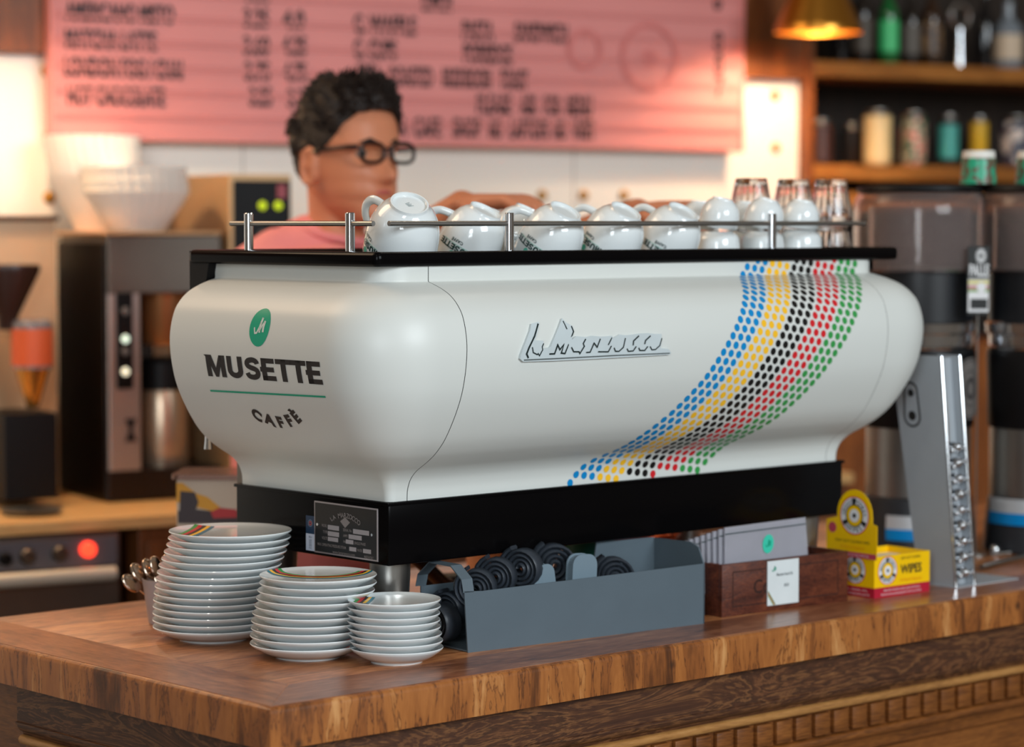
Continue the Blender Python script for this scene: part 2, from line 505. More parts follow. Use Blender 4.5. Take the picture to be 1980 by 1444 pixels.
# base box
bm = BM(); box(bm, .3600, 1.3005, .2135, .5660, .1190, .2055, .0035)
base = link('base_frame', bm, BLACK_GLOSS, machine)
# thin lip between body and base
bm = BM(); box(bm, .3575, 1.303, .2115, .568, .2015, .2062, .001)
link('base_lip', bm, BLACK_GLOSS, base)
# feet
for fx, fy in ((.402, .262), (1.255, .262), (.402, .52), (1.255, .52)):
    bm = BM(); lathe(bm, [(0, .001), (.021, .001), (.023, .006), (.0285, .10), (.029, .1195), (0, .1195)], 32)
    link('foot', bm, STEEL, machine, loc=(fx, fy, 0))
# tray on top: frame with rounded edge and rim
TX0, TX1, TY0, TY1 = .3010, 1.3795, .165, .60
bm = BM()
def rrect(x0, x1, y0, y1, r, n=6):
    out = []
    for cx_, cy_, a0 in ((x1 - r, y0 + r, -PI / 2), (x1 - r, y1 - r, 0), (x0 + r, y1 - r, PI / 2), (x0 + r, y0 + r, PI)):
        for k in range(n + 1): out.append((cx_ + r * math.cos(a0 + PI / 2 * k / n), cy_ + r * math.sin(a0 + PI / 2 * k / n)))
    return out
rings = []
for e, z in ((.034, .5115), (.029, .5115), (.029, .5272), (.012, .5275), (.003, .5285), (0, .5325), (0, .5425), (.0025, .5467), (.007, .548), (.012, .5475), (.0135, .5455), (.028, .5455), (.031, .544), (.031, .5125)):
    rings.append([bm.verts.new((x, y, z)) for x, y in rrect(TX0 + e, TX1 - e, TY0 + e, TY1 - e, max(.004, .010 - e))])
for a, b in zip(rings[:-1], rings[1:]):
    n = len(a)
    for k in range(n): bm.faces.new((a[k], a[(k + 1) % n], b[(k + 1) % n], b[k]))
bm.faces.new(rings[-1]); bm.faces.new(list(reversed(rings[0])))
tray = link('cup_tray', bm, BLACK_GLOSS, machine, angle=50)
# black bracket dropping at the far left of the tray
bm = BM()
prism(bm, [(.548, .546), (.600, .546), (.600, .470), (.590, .455), (.572, .455), (.560, .5)], lambda a, b, d: Vector((.305 + d, a, b)), .03)
link('tray_bracket', bm, BLACK_MATT, machine)
# guard rail: rods and posts
bm = BM(); tube(bm, [(.3212, .5193, .5855), (.3212, .1961, .5856)], .0036, 12)
link('rail_rod', bm, STEEL, machine)
bm = BM(); tube(bm, [(.3389, .185, .5856), (1.3174, .185, .5854)], .0036, 12)
link('rail_rod', bm, STEEL, machine)
for px_, py_ in ((.3212, .4769), (.3212, .2462), (.5557, .185), (1.0979, .185)):
    bm = BM(); cyl(bm, .0066, .5455, .6005, 24, bev=.0012)
    link('rail_post', bm, CHROME, machine, loc=(px_, py_, 0))
# steam wand tip peeping out at the left back
bm = BM(); wq = ony(403, 868, .60)
tube(bm, [(wq.x + .02, .60, .50), (wq.x + .004, .60, .38), (wq.x, .60, wq.z + .012), (wq.x, .60, wq.z)], [.005, .005, .0055, .0068])
link('steam_wand', bm, CHROME, machine)

# ---- dot band on the front panel
dots_px = [(1444, 521), (1435, 535), (1441, 558), (1443, 569), (1440, 581), (1439, 594), (1435, 608), (1430, 622), (1423, 637), (1415, 653), (1407, 668), (1397, 683), (1388, 698), (1378, 713), (1367, 728), (1355, 742), (1343, 756), (1329, 769), (1317, 782), (1304, 794), (1290, 806), (1274, 818), (1259, 830), (1244, 840), (1228, 851), (1212, 860), (1195, 870), (1178, 877), (1161, 883), (1145, 890), (1130, 900), (1117, 913), (1107, 928), (1096, 940)]
left_xs = [s_of_pix(u, v) for u, v in dots_px if s_of_pix(u, v)]
left_xs.sort(key=lambda p: -p[1])
# even rows along the arc length, following the traced left border
def border(s):
    if s >= left_xs[0][1]: 
        return left_xs[0][0] + (s - left_xs[0][1]) * .5
    for a, b in zip(left_xs[:-1], left_xs[1:]):
        if b[1] <= s <= a[1]:
            t = (s - b[1]) / max(1e-9, a[1] - b[1]); return b[0] + (a[0] - b[0]) * t
    return left_xs[-1][0] + (s - left_xs[-1][1]) * .6
sm = {}
def bord(s): return (border(s - .012) + border(s - .006) + border(s) + border(s + .006) + border(s + .012)) / 5
bm = BM()
cols15 = [0, 0, 0, 1, 1, 1, 2, 2, 2, 3, 3, 3, 4, 4, 4]
RS = .01175; k = 0; s = SL[-1] + .036
while s > .004:
    xb = bord(s)
    for j in range(15):
        sj = s - j * .0024; xj = xb + j * .01645 + random.uniform(-1, 1) * .0001
        if sj > SL[-1] - .0015 or sj < .0045: continue
        r = .0057
        vs = [bm.verts.new(on_front(xj + r * math.cos(t), sj + r * math.sin(t), .0004)) for t in [2 * PI * q / 14 for q in range(14)]]
        c = bm.verts.new(on_front(xj, sj, .0004))
        for q in range(14):
            f = bm.faces.new((c, vs[q], vs[(q + 1) % 14])); f.material_index = cols15[j]
    s -= RS
link('dot_band', bm, [S_BLUE, S_YELLOW, S_BLACK, S_RED, S_GREEN], front, angle=80)

# ---- chrome emblem on the front panel: traced plate, raised
ex0, es0 = s_of_pix(1002, 697)
ex1, es1 = s_of_pix(1293, 684)
em_w = ex1 - ex0
def em(px, py):
    """zoomed-crop pixel of the emblem -> surface coordinates"""
    q = s_of_pix(980 + px / 5.8235, 590 + py / 5.8235)
    return q
plate_px = [(130, 600), (135, 560), (165, 480), (205, 380), (240, 290), (255, 215), (330, 195), (345, 205), (330, 290), (295, 395), (390, 400), (395, 440), (385, 490), (470, 470), (500, 400), (560, 260), (600, 155), (650, 205), (680, 220), (720, 240), (735, 300), (710, 390), (760, 350), (870, 360), (930, 345), (1040, 355), (1160, 345), (1180, 370), (1250, 330), (1310, 340), (1400, 330), (1470, 320), (1560, 315), (1640, 325), (1720, 325), (1722, 390), (1710, 480), (1800, 490), (1830, 530), (1815, 552), (1500, 570), (1000, 598), (500, 622), (165, 632)]
bm = BM()
pp = [em(*p) for p in plate_px]
b2 = bmesh.new(); poly2d(b2, pp); bmesh.ops.triangulate(b2, faces=b2.faces[:])
merge_into(bm, b2, 0, lambda x, y, z: on_front(x, y, .004))
n = len(pp)
t_ = [bm.verts.new(on_front(p[0], p[1], .004)) for p in pp]; lo_ = [bm.verts.new(on_front(p[0] + .0006 * 0, p[1], 0)) for p in pp]
for i in range(n): bm.faces.new((t_[i], t_[(i + 1) % n], lo_[(i + 1) % n], lo_[i]))
emb = link('emblem_plate', bm, mat('satin silver', rgb(196, 206, 209), 0.3, 0.0, coat=.6), front, angle=30)
strokes = [([(330, 215), (290, 350), (230, 470), (200, 545), (220, 590)], 3.2), ([(265, 470), (275, 530), (320, 552), (330, 540), (345, 565), (380, 500), (375, 465), (392, 430)], 2),
           ([(455, 545), (515, 543), (550, 445), (575, 498), (620, 440), (590, 535), (632, 540), (728, 300), (703, 240)], 2.6), ([(610, 185), (655, 275)], 2),
           ([(705, 470), (730, 520), (790, 520), (800, 540), (850, 460), (838, 430), (865, 380)], 2.3), ([(870, 528), (915, 525), (960, 425), (995, 470), (1030, 378)], 2.2),
           ([(1005, 520), (1120, 520), (1155, 455)], 2.2), ([(1120, 445), (1160, 365)], 2.2), ([(1185, 475), (1200, 515), (1240, 515), (1290, 470), (1312, 370)], 2.2),
           ([(1465, 345), (1405, 400), (1400, 450)], 2.4), ([(1330, 485), (1345, 515), (1400, 510), (1435, 460)], 2.2), ([(1595, 345), (1540, 395), (1530, 435)], 2.4),
           ([(1462, 475), (1475, 505), (1530, 505), (1565, 460)], 2.2), ([(1590, 460), (1610, 498), (1650, 495), (1700, 450), (1722, 370)], 2.2)]
bm = BM()
for pts, w in strokes:
    b2 = bmesh.new(); ribbon2d(b2, [em(*p) for p in pts], w * .0008)
    merge_into(bm, b2, 0, lambda x, y, z: on_front(x, y, .0044))
link('emblem_lettering', bm, mat('dark enamel green', rgb(24, 38, 38), 0.4), emb)
bm = BM()
b2 = bmesh.new(); ribbon2d(b2, [em(170, 612), em(600, 592), em(1200, 560), em(1810, 535)], .0016); slice2d(b2, .02)
merge_into(bm, b2, 0, lambda x, y, z: on_front(x, y, .0045))
link('emblem_groove', bm, mat('emblem shade grey', rgb(120, 130, 132), 0.4, 0.6), emb)

# ---- café lettering on the left side panel (coordinates: y to the left, s up). text runs toward -y
def LF(yl, s0, e=.0005):
    return lambda x, y, z: on_left(yl - x, s0 + y, e)
pA = s_of_pix(392, 690, 'left'); pB = s_of_pix(624, 700, 'left'); pC = s_of_pix(624, 740, 'left'); pD = s_of_pix(403, 730, 'left')
def left_word(b2, width, y_left, s_base, height, mi_bm, mi=0, e=.0005, sheary=0):
    xs = [v.co.x for v in b2.verts]; ys = [v.co.y for v in b2.verts]
    sx = width / (max(xs) - min(xs)); x0_ = min(xs)
    for v in b2.verts:
        v.co.x = (v.co.x - x0_) * sx; v.co.y = v.co.y * height
    slice2d(b2, .006)
    merge_into(mi_bm, b2, mi, LF(y_left, s_base, e))
bm = BM()
w_ = pD[0] - pC[0] + .004; hgt = (pA[1] - pD[1])
sb = pD[1]; st = (pB[1] - pC[1])
hgt = (hgt + st) / 2 * 1.07
left_word(block_word('MUSETTE'), w_, pD[0] + .003, pC[1] * .5 + pD[1] * .5 , hgt, bm)
link('cafe_lettering', bm, BLACK_INK, panL, angle=80)
bm = BM()
q0 = s_of_pix(407, 755, 'left'); q1 = s_of_pix(630, 767, 'left')
b2 = bmesh.new(); ribbon2d(b2, [(0, 0), (q0[0] - q1[0], q1[1] - q0[1])], .0028); slice2d(b2, .01)
merge_into(bm, b2, 0, LF(q0[0], q0[1]))
link('teal_line', bm, TEAL, panL)
# arc of small capitals
bm = BM()
for ch, (u, v, a) in zip('CAFFÈ', ((497, 802, -32), (521, 811, -19), (542, 816, -4), (559, 813, 10), (572, 806, 28))):
    q = s_of_pix(u, v, 'left')
    b2 = text2d(ch, .0275, .0016, align='CENTER')
    xform2d(b2, 1, .9, 0, 0, -.0085); xform2d(b2, 1, 1, math.radians(a)); slice2d(b2, .006)
    merge_into(bm, b2, 0, LF(q[0], q[1]))
link('small_lettering', bm, BLACK_INK, panL)
q = s_of_pix(502.5, 632, 'left')
bm = BM()
b2 = bmesh.new(); disc2d(b2, 0, 0, .0225, .027, 36, -.12); slice2d(b2, .006); merge_into(bm, b2, 0, LF(q[0], q[1], .0004))
lg = link('logo_disc', bm, TEAL, panL)
bm = BM(); b2 = bmesh.new(); m_logo(b2, 0.002, 0, .021); slice2d(b2, .006); merge_into(bm, b2, 0, LF(q[0], q[1], .0008))
link('logo_mark', bm, mat('pale mark', rgb(205, 214, 208), .4), lg)

# ---- type plate on the left end of the base, coordinates y (leftwards), z
def PL(e): return lambda x, y, z: Vector((.3600 - e, x, y))
tl = onx(609, 966, .36); br = onx(732, 1083, .36)
bm = BM(); box(bm, .3585, .36, br.y, tl.y, .1235, .1965, .0004)
npl = link('type_plate', bm, mat('grey plate border', rgb(158, 150, 152), .4, .3), machine)
npl['label'] = 'black type plate with grey border and small engraved lines'
w = tl.y - br.y
bm = BM(); box(bm, .3582, .3586, br.y + .0022, tl.y - .0022, .1257, .1943)
link('plate_face', bm, mat('plate black', rgb(22, 20, 21), .3), npl)
bm = BM()
def pq(fx, fz): return (tl.y - fx * w, .1965 - fz * .073)     # fractions across the plate
def bar(bm, fx0, fx1, fz0, fz1, mi=0, e=.0022):
    a = pq(fx0, fz0); c = pq(fx1, fz1)
    bm.faces.new([bm.verts.new((.36 - e, p[0], p[1])) for p in ((a[0], a[1]), (c[0], a[1]), (c[0], c[1]), (a[0], c[1]))]).material_index = mi
for r_ in ((.225, .405, .43, .52), (.225, .405, .55, .64), (.225, .39, .66, .74), (.625, .875, .44, .53), (.555, .76, .555, .64), (.51, .63, .66, .74), (.565, .675, .79, .87), (.78, .905, .79, .87)): bar(bm, *r_)
link('plate_fields', bm, mat('plate grey', rgb(150, 146, 150), .4), npl)
bm = BM()
def ptext(body, fx, fz, size, width=None, rot=0):
    b2 = text2d(body, size, 0.00004, width)
    xform2d(b2, 1, 1, rot)
    a = pq(fx, fz)
    merge_into(bm, b2, 0, lambda x, y, z: Vector((.36 - .0023, a[0] - x, a[1] + y)))
for t_x, fx, fz, wd in (('MODEL', .13, .48, .012), ('TYPE', .15, .6, .010), ('VOLTS', .13, .72, .012), ('SERIAL No', .47, .51, .019), ('AMPS', .47, .62, .010), ('Hz', .475, .73, .005), ('SINGLE PHASE', .645, .73, .025), ('MAX. OPERATING PRESSURE STEAM', .06, .85, .064), ('WATER', .69, .86, .011), ('www.', .30, .96, .05), ('MADE IN ITALY', .80, .965, .02)):
    if t_x == 'www.': t_x = 'www.lamarzocco.com'
    ptext(t_x, fx, fz, .0055, wd)
for k_, ch in enumerate('LA MARZOCCO'):
    t = (k_ - 5) / 5
    a = pq(.5 + t * .2, .25 + .09 * t * t + (.0))
    b2 = text2d(ch, .0095, .0001, align='CENTER') if ch != ' ' else None
    if b2:
        xform2d(b2, 1, 1, -t * .75)
        merge_into(bm, b2, 0, (lambda a: lambda x, y, z: Vector((.36 - .0023, a[0] - x, a[1] + y)))(a))
b2 = bmesh.new(); poly2d(b2, [(-.011, 0), (0, .0065), (.011, 0), (0, -.0085)])
a = pq(.5, .33); merge_into(bm, b2, 0, lambda x, y, z: Vector((.36 - .0022, a[0] - x, a[1] + y)))
link('plate_text', bm, mat('plate light print', rgb(128, 122, 122), .5), npl)
for fx, fz in ((.06, .45), (.92, .505)):
    a = pq(fx, fz); bm = BM(); cyl(bm, .0019, 0, .0012, 16, Matrix.Translation((.3582, a[0], a[1])) @ Matrix.Rotation(-PI / 2, 4, 'Y'))
    link('plate_screw', bm, CHROME, npl)
# narrow sticker left of the plate: blue above, white below
sl = onx(592, 990, .36).y; sr = onx(609.5, 990, .36).y
bm = BM()
for z0, z1, mi in ((.1485, .174, 0), (.1245, .1485, 1)):
    bm.faces.new([bm.verts.new((.3594, y, z)) for y, z in ((sr, z0), (sl, z0), (sl, z1), (sr, z1))]).material_index = mi
b2 = bmesh.new(); ring2d(b2, 0, 0, .0042, .005); merge_into(bm, b2, 2, lambda x, y, z: Vector((.3592, (sl + sr) / 2 - x, .1635 + y)))
b2 = bmesh.new(); ring2d(b2, 0, 0, .0018, .003, 20); merge_into(bm, b2, 3, lambda x, y, z: Vector((.3592, (sl + sr) / 2 - x, .1635 + y)))
for k_ in range(5):
    b2 = text2d(('RU', 'us', 'ISO', '2834', 'ULC')[k_], .0042, 0, .006)
    merge_into(bm, b2, 0, (lambda k_: lambda x, y, z: Vector((.3592, (sl + sr) / 2 + .003 - x, .1425 - k_ * .0038 + y)))(k_))
link('approval_sticker', bm, [mat('sticker navy', rgb(18, 48, 78), .4), mat('sticker white', rgb(186, 196, 214), .4), mat('sticker pale ring', rgb(120, 140, 160), .4), mat('sticker red', rgb(190, 80, 70), .4)], machine)
# drain hoses below the machine
for pts in ([(.52, .42, .118), (.60, .45, .09), (.72, .52, .03), (.80, .60, .012)], [(.98, .40, .118), (.93, .46, .09), (.84, .56, .03), (.80, .66, .012)]):
    bm = BM(); tube(bm, catmull(pts, 6), .011, 12); link('drain_hose', bm, BLACK_MATT, machine)
# ================================================================== COUNTER
w_top = wood('worn counter top', [(.32, rgb(86, 48, 26)), (.44, rgb(150, 92, 54)), (.55, rgb(186, 122, 76)), (.68, rgb(212, 152, 102))], (1.6, 7, 9), .3, 1.0, 2.4, .15, .25, .35, seams=[(1, .16)], spots=.0)
w_topy = wood('worn counter border', [(.32, rgb(84, 46, 26)), (.45, rgb(144, 86, 50)), (.58, rgb(176, 112, 70)), (.7, rgb(196, 134, 88))], (7, 1.6, 9), .3, 1.0, 2.4, .15, .25, .35)
w_edge = wood('scratched slab edge', [(.3, rgb(54, 28, 12)), (.40, rgb(104, 58, 24)), (.47, rgb(142, 82, 36)), (.482, rgb(84, 46, 20)), (.494, rgb(146, 86, 38)), (.58, rgb(166, 102, 48)), (.592, rgb(108, 62, 28)), (.604, rgb(168, 106, 52)), (.70, rgb(200, 144, 88))], (7, 7, 1.5), .42, 1.0, 2.2, .35, .1, .16, spots=.75)
w_frieze = wood('figured dark wood', [(.30, rgb(58, 32, 18)), (.38, rgb(74, 42, 24)), (.405, rgb(110, 70, 40)), (.43, rgb(62, 34, 20)), (.47, rgb(84, 50, 28)), (.49, rgb(120, 78, 45)), (.515, rgb(60, 34, 19)), (.555, rgb(82, 48, 27)), (.575, rgb(114, 72, 42)), (.60, rgb(58, 32, 18)), (.65, rgb(90, 54, 30)), (.68, rgb(130, 86, 50)), (.72, rgb(60, 34, 20))], (1.6, 1.6, 9), .5, 1.5, 1.9, .3, 0, .05)
w_mould = wood('moulding wood', [(.3, rgb(66, 34, 12)), (.5, rgb(118, 68, 26)), (.7, rgb(150, 92, 40))], (2, 2, 20), .45, 1, 3, .4, 0, .4)
w_bead = wood('light bead wood', [(.3, rgb(120, 78, 40)), (.5, rgb(168, 118, 64)), (.7, rgb(190, 142, 84))], (2, 2, 20), .45, 1, 3, .3, 0, .3)
BX1, BY1, TH = 2.9, .85, .053
top = thing('counter_top', 'thick worn wooden counter slab carrying the espresso machine and plate stacks', 'counter top', (0, 0, 0))
# mitred border planks and field, each a plank of its own with slightly eased edges
def slab_piece(name, poly, m_top, joint=.0):
    bm = BM()
    prism(bm, poly, lambda a, b, d: Vector((a, b, -TH + d)), TH)
    bm.normal_update()
    bmesh.ops.bevel(bm, geom=[e for e in bm.edges if all(v.co.z > -.001 for v in e.verts)], offset=.0012, segments=1, affect='EDGES')
    bm.normal_update()
    for f in bm.faces: f.material_index = 0 if f.normal.z > .6 else 1
    return link(name, bm, [m_top, w_edge], top, smooth=False)
# rounded, worn outer edge strip along the two visible sides
def eased(poly_line, nm):
    pass
bw = .115
bm = BM()
# outline rings for an eased slab: front (y=0) and left (x=0)
def slab(bm):
    rings = []
    jit = random.Random(3)
    NX, NY = 90, 30
    def outline(e, z):
        pts = []
        for k in range(NX + 1): pts.append((e + (BX1 - e) * k / NX, e))
        pts.append((BX1, BY1))
        for k in range(NY + 1): pts.append((e, BY1 - (BY1 - e) * k / NY))
        pts.pop()
        return pts
    jx = [jit.uniform(0, .0014) for _ in range(NX + NY + 3)]
    for e, z in ((.0, -TH), (0, -.008), (.0012, -.0028), (.004, -.0006), (.009, 0)):
        o = outline(e, z)
        rings.append([bm.verts.new((x + (jx[i] if x < .02 else 0), y + (jx[i] if y < .02 else 0), z - (jx[i] * .4 if -.006 < z < 0 else 0))) for i, (x, y) in enumerate(o)])
    for a, b in zip(rings[:-1], rings[1:]):
        for k in range(len(a)):
            f = bm.faces.new((a[k], a[(k + 1) % len(a)], b[(k + 1) % len(b)], b[k])); f.material_index = 1
    f = bm.faces.new(rings[-1]); f.material_index = 0
    f = bm.faces.new(list(reversed(rings[0]))); f.material_index = 1
slab(bm)
link('slab', bm, [w_top, w_edge], top, angle=50)
# border planks inlaid flush (0.3 mm proud) with mitred corner
bm = BM()
prism(bm, [(.009, .0095), (2.85, .0095), (2.85, bw), (bw + .001, bw)], lambda a, b, d: Vector((a, b, -.002 + d)), .0024)
link('border_plank', bm, wood('front border plank', [(.32, rgb(72, 40, 24)), (.45, rgb(130, 78, 50)), (.56, rgb(160, 104, 72)), (.68, rgb(192, 140, 102))], (1.8, 8, 9), .3, 1.0, 2.0, .15, .25, .35), top, smooth=False)
bm = BM()
prism(bm, [(.0095, .011), (bw, bw + .002), (bw, .84), (.0095, .84)], lambda a, b, d: Vector((a, b, -.002 + d)), .0024)
link('border_plank', bm, w_topy, top, smooth=False)

cab = thing('bar_cabinet', 'carved wooden bar front with dark frieze, light bead and notched band under the counter slab', 'bar counter', (0, 0, 0))
def skirt(name, prof, m, y_end=.62):
    """profile (inset,z) swept round the near corner: along -y face and -x face"""
    bm = BM(); rows = []
    for e, z in prof:
        rows.append([bm.verts.new((BX1 - .02, e, z)), bm.verts.new((e, e, z)), bm.verts.new((e, y_end, z))])
    for a, b in zip(rows[:-1], rows[1:]):
        for k in range(2): bm.faces.new((a[k], a[k + 1], b[k + 1], b[k]))
    return link(name, bm, m, cab, angle=40)
CI = .022
bm = BM(); box(bm, CI + .03, BX1 - .03, CI + .03, BY1 - .03, -1.04, -TH - .0005)
link('carcass', bm, w_mould, cab, smooth=False)
skirt('frieze_board', [(CI, -TH), (CI, -.108)], w_frieze)
def arc(cx_, cz, r, a0, a1, n=8): return [(cx_ + r * math.cos(math.radians(a0 + (a1 - a0) * k / n)), cz + r * math.sin(math.radians(a0 + (a1 - a0) * k / n))) for k in range(n + 1)]
skirt('cove_moulding', [(CI, -.108), (CI - .003, -.1085), (CI - .003, -.112)] + arc(CI + .012, -.112, .012, 180, 250, 6) + [(CI + .01, -.128)], w_frieze)
skirt('bead_moulding', [(CI + .012, -.128)] + arc(CI + .008, -.1345, .0065, 100, 260, 8) + [(CI + .014, -.142)], w_bead)
skirt('band_board', [(CI + .014, -.142), (CI + .014, -.180)], w_mould)
skirt('lower_moulding', [(CI + .014, -.180)] + arc(CI + .010, -.187, .007, 90, 270, 8) + [(CI + .016, -.196), (CI + .02, -.205), (CI + .02, -.215), (CI + .028, -.222), (CI + .028, -1.03)], w_mould)
# notches of the dentil band: raised blocks between dark slots
bm = BM(); xk = .05
while xk < 2.3:
    box(bm, xk, xk + .031, CI + .006, CI + .0145, -.177, -.144, .0012); xk += .0425
yk = .05
while yk < .6:
    box(bm, CI + .006, CI + .0145, yk, yk + .031, -.177, -.144, .0012); yk += .0425
link('notched_band', bm, w_mould, cab)

# ================================================================== PLATE STACKS
def plate_h(rr, R, t=.0092):
    """inner surface height at radius rr"""
    f = rr / R
    if f < .55: return t
    if f < .8: return t + (f - .55) / .25 * .0022
    return t + .0022 + (f - .8) / .2 * (.0195 - t - .0022)
def plate_top_bm(R):
    bm = BM()
    lathe(bm, [(0, .003), (.48 * R, .003), (.5 * R, 0), (.555 * R, 0), (.57 * R, .003), (.68 * R, .0045), (.82 * R, .0095), (.95 * R, .0155), (R * .992, .0182), (R, .0195), (R * .993, .0205), (.978 * R, .0203), (.9 * R, .0186), (.8 * R, .0172), (.5 * R, .0160), (0, .0155)], 72)
    return bm
def plate_top_h(rr, R):
    f = rr / R
    return interp1([(0, .0155), (.5, .0160), (.8, .0172), (.9, .0186), (.978, .0203), (1.01, .0205)], f)
def interp1(tab, z):
    for (z0, v0), (z1, v1) in zip(tab[:-1], tab[1:]):
        if z0 <= z <= z1: return v0 + (v1 - v0) * (z - z0) / (z1 - z0)
    return tab[-1][1]
def plate_bm(R):
    bm = BM()
    lathe(bm, [(0, .003), (.48 * R, .003), (.5 * R, 0), (.555 * R, 0), (.57 * R, .003), (.68 * R, .0045), (.82 * R, .0095), (.95 * R, .0155), (R * .992, .0182), (R, .0195), (R * .993, .0205), (.978 * R, .0201), (.9 * R, plate_h(.9 * R, R)), (.8 * R, .0114), (.68 * R, .0102), (.55 * R, .0092), (.25 * R, .0091), (0, .0091)], 72)
    return bm
ORD = ['topmost', 'second from the top', 'third from the top', 'fourth from the top', 'fifth from the top', 'sixth from the top', 'seventh from the top', 'eighth from the top', 'ninth from the top', 'tenth from the top', 'eleventh from the top', 'twelfth from the top', 'thirteenth from the top', 'fourteenth from the top', 'fifteenth from the top']
def stack(name, R, n, pitch, lefts, y_bot, desc, where, group, marks):
    """lefts: left rim pixel x for each plate from top; y_bot front base pixel"""
    kd = None
    # base centre: pixel below
    ub = lefts[-1][0]; ur = lefts[-1][1]
    fb = onz((ub + ur) / 2, y_bot, 0)
    c0 = fb + FH * (.55 * R)
    first = None
    for i in range(n):
        k = n - 1 - i                       # height index
        z = k * pitch
        du = (lefts[i][0] + lefts[i][1]) / 2 - (ub + ur) / 2
        D = (c0 - CAM).dot(FWD)
        c = c0 + RIGHT * (du * D / F)
        if i == 0:
            o = link(name, plate_top_bm(R), CERAMIC, None, angle=40)
        elif first is None:
            o = link(name, plate_bm(R), CERAMIC, None, angle=40)
            first = o
        else:
            o = first.copy(); COL.objects.link(o)
        lo = 'lowest' if i == n - 1 else ORD[i]
        c.z = z
        o.location = c
        if i: o.rotation_euler = (random.uniform(-.004, .004), random.uniform(-.004, .004), random.uniform(0, 6))
        tag(o, f'{desc}, {lo} in the {where}', 'plate', group)
        if i == 0: topo = o
        else: o['label'] = f'{desc}, {lo} in the {where}'
    # stripes on the top plate
    bm = BM()
    ax = Vector((RIGHT.x, RIGHT.y)); ay = Vector((FH.x, FH.y))
    for mi, (pts, w) in marks.items():
        b2 = bmesh.new(); ribbon2d(b2, pts, w); slice2d(b2, .004)
        def fn(x, y, z):
            p = ax * x + ay * y; rr = min(math.hypot(x, y), R * .985)
            if math.hypot(x, y) > R * .985: p *= R * .985 / math.hypot(x, y)
            return Vector((p.x, p.y, plate_top_h(rr, R) + .0005))
        merge_into(bm, b2, mi, fn)
    st = link('stripe_decal', bm, [S_GREEN, S_RED, S_BLACK, S_YELLOW, mat('stripe petrol', rgb(0, 118, 140), .3)], topo)
    return first
def bars(x0, x1, y0, y1, slant, w):
    """five slanting bars from the rim inwards"""
    d = {}
    for k in range(5):
        xx = x0 + (x1 - x0) * k / 4
        d[k] = ([(xx, y0), (xx + slant, y1)], w)
    return d
def lr(L, Rr): return list(zip(L, Rr))
c7 = lambda x: x / 2.8286
Lb = [c7(v) for v in (908, 905, 897, 885, 872, 858, 850, 843, 840, 835, 833, 832, 832, 832, 835)]
big = stack('side_plate', .0865, 15, .0096, [(l, l + 236 - i * .9) for i, l in enumerate(Lb)], 1245, 'large white porcelain plate', 'tall left stack', 'large plates in the tall stack',
            bars(-.068, -.045, -.050, .062, .013, .0056))
Lm = [c7(v) for v in (1410, 1410, 1400, 1393, 1385, 1373, 1368, 1367, 1362, 1362)]
def arcpts(r_, cy_, a0, a1, n=26): return [(r_ * math.cos(math.radians(a0 + (a1 - a0) * k / n)), cy_ + r_ * math.sin(math.radians(a0 + (a1 - a0) * k / n))) for k in range(n + 1)]
mk = {}
for k in range(5): mk[k] = (arcpts(.0600 + k * .0052, .0700, -164, -26), .0056)
mid = stack('saucer', .0795, 10, .0102, [(l, l + 225 - i * .5) for i, l in enumerate(Lm)], 1279, 'medium white saucer', 'middle stack', 'medium saucers in the middle stack', mk)
Ls = [640 + c7(v) for v in (78, 77, 74, 75, 78, 84, 90, 92)]
sml = stack('espresso_saucer', .0630, 8, .0092, [(l, l + 185 - i * .2) for i, l in enumerate(Ls)], 1287, 'small white espresso saucer', 'short right stack', 'small saucers in the short stack',
            bars(-.052, -.035, -.020, .034, .006, .0042))

# ================================================================== SPOON POT
pp_ = onz(322, 1208, 0) + FH * .02
pot = thing('spoon_pot', 'small pale ribbed pot holding teaspoons, half behind the tall plate stack', 'pot', pp_)
bm = BM(); lathe(bm, [(0, 0), (.0275, 0), (.0290, .002), (.0375, .064), (.0385, .066), (.0365, .066), (.0355, .063), (.028, .006), (0, .006)], 40)
link('pot_body', bm, mat('pale grey glaze', rgb(176, 168, 168), .35), pot)
spoon_mesh = None
WARM_STEEL = mat('stainless cutlery', rgb(190, 168, 150), .18, 1.0)
sp_lab = ['teaspoon leaning farthest left out of the spoon pot', 'teaspoon lying low over the left lip of the pot', 'teaspoon with its bowl up, second in the spoon pot from the left edge', 'teaspoon standing near the middle of the spoon pot', 'dark-shadowed teaspoon at the back of the spoon pot', 'teaspoon close against the tall plate stack', 'teaspoon poking up behind its neighbours in the spoon pot']
for k in range(7):
    bm = BM()
    tube(bm, [(0, 0, 0), (0, .001, .04), (0, .0, .066)], [.0022, .0018, .0020], 8, flat=.6)
    Ms = Matrix.Translation((0, 0, .080)) @ Matrix.Scale(.35, 4, (0, 1, 0)) @ Matrix.Scale(1.5, 4, (0, 0, 1))
    bmesh.ops.create_uvsphere(bm, u_segments=16, v_segments=8, radius=.0115, matrix=Ms)
    if spoon_mesh is None:
        o = link('teaspoon', bm, WARM_STEEL, None); spoon_mesh = o
    else:
        bm.free(); o = spoon_mesh.copy(); COL.objects.link(o)
    tilt = (.62, .85, .5, .36, .25, .3, .45)[k]; 
    dirv = -RIGHT * (1, 1, .85, .6, .2, -.2, .0)[k] + FH * (.1, -.35, .3, -.1, .5, .2, .7)[k]
    q = Vector((0, 0, 1)).rotation_difference((Vector((0, 0, 1)) * math.cos(tilt) + dirv.normalized() * math.sin(tilt)))
    o.rotation_mode = 'QUATERNION'; o.rotation_quaternion = q
    o.location = pp_ + Vector((0, 0, .008)) - dirv.normalized() * .012 + RIGHT * (k - 3) * .003
    tag(o, sp_lab[k], 'spoon', 'teaspoons in the pot')

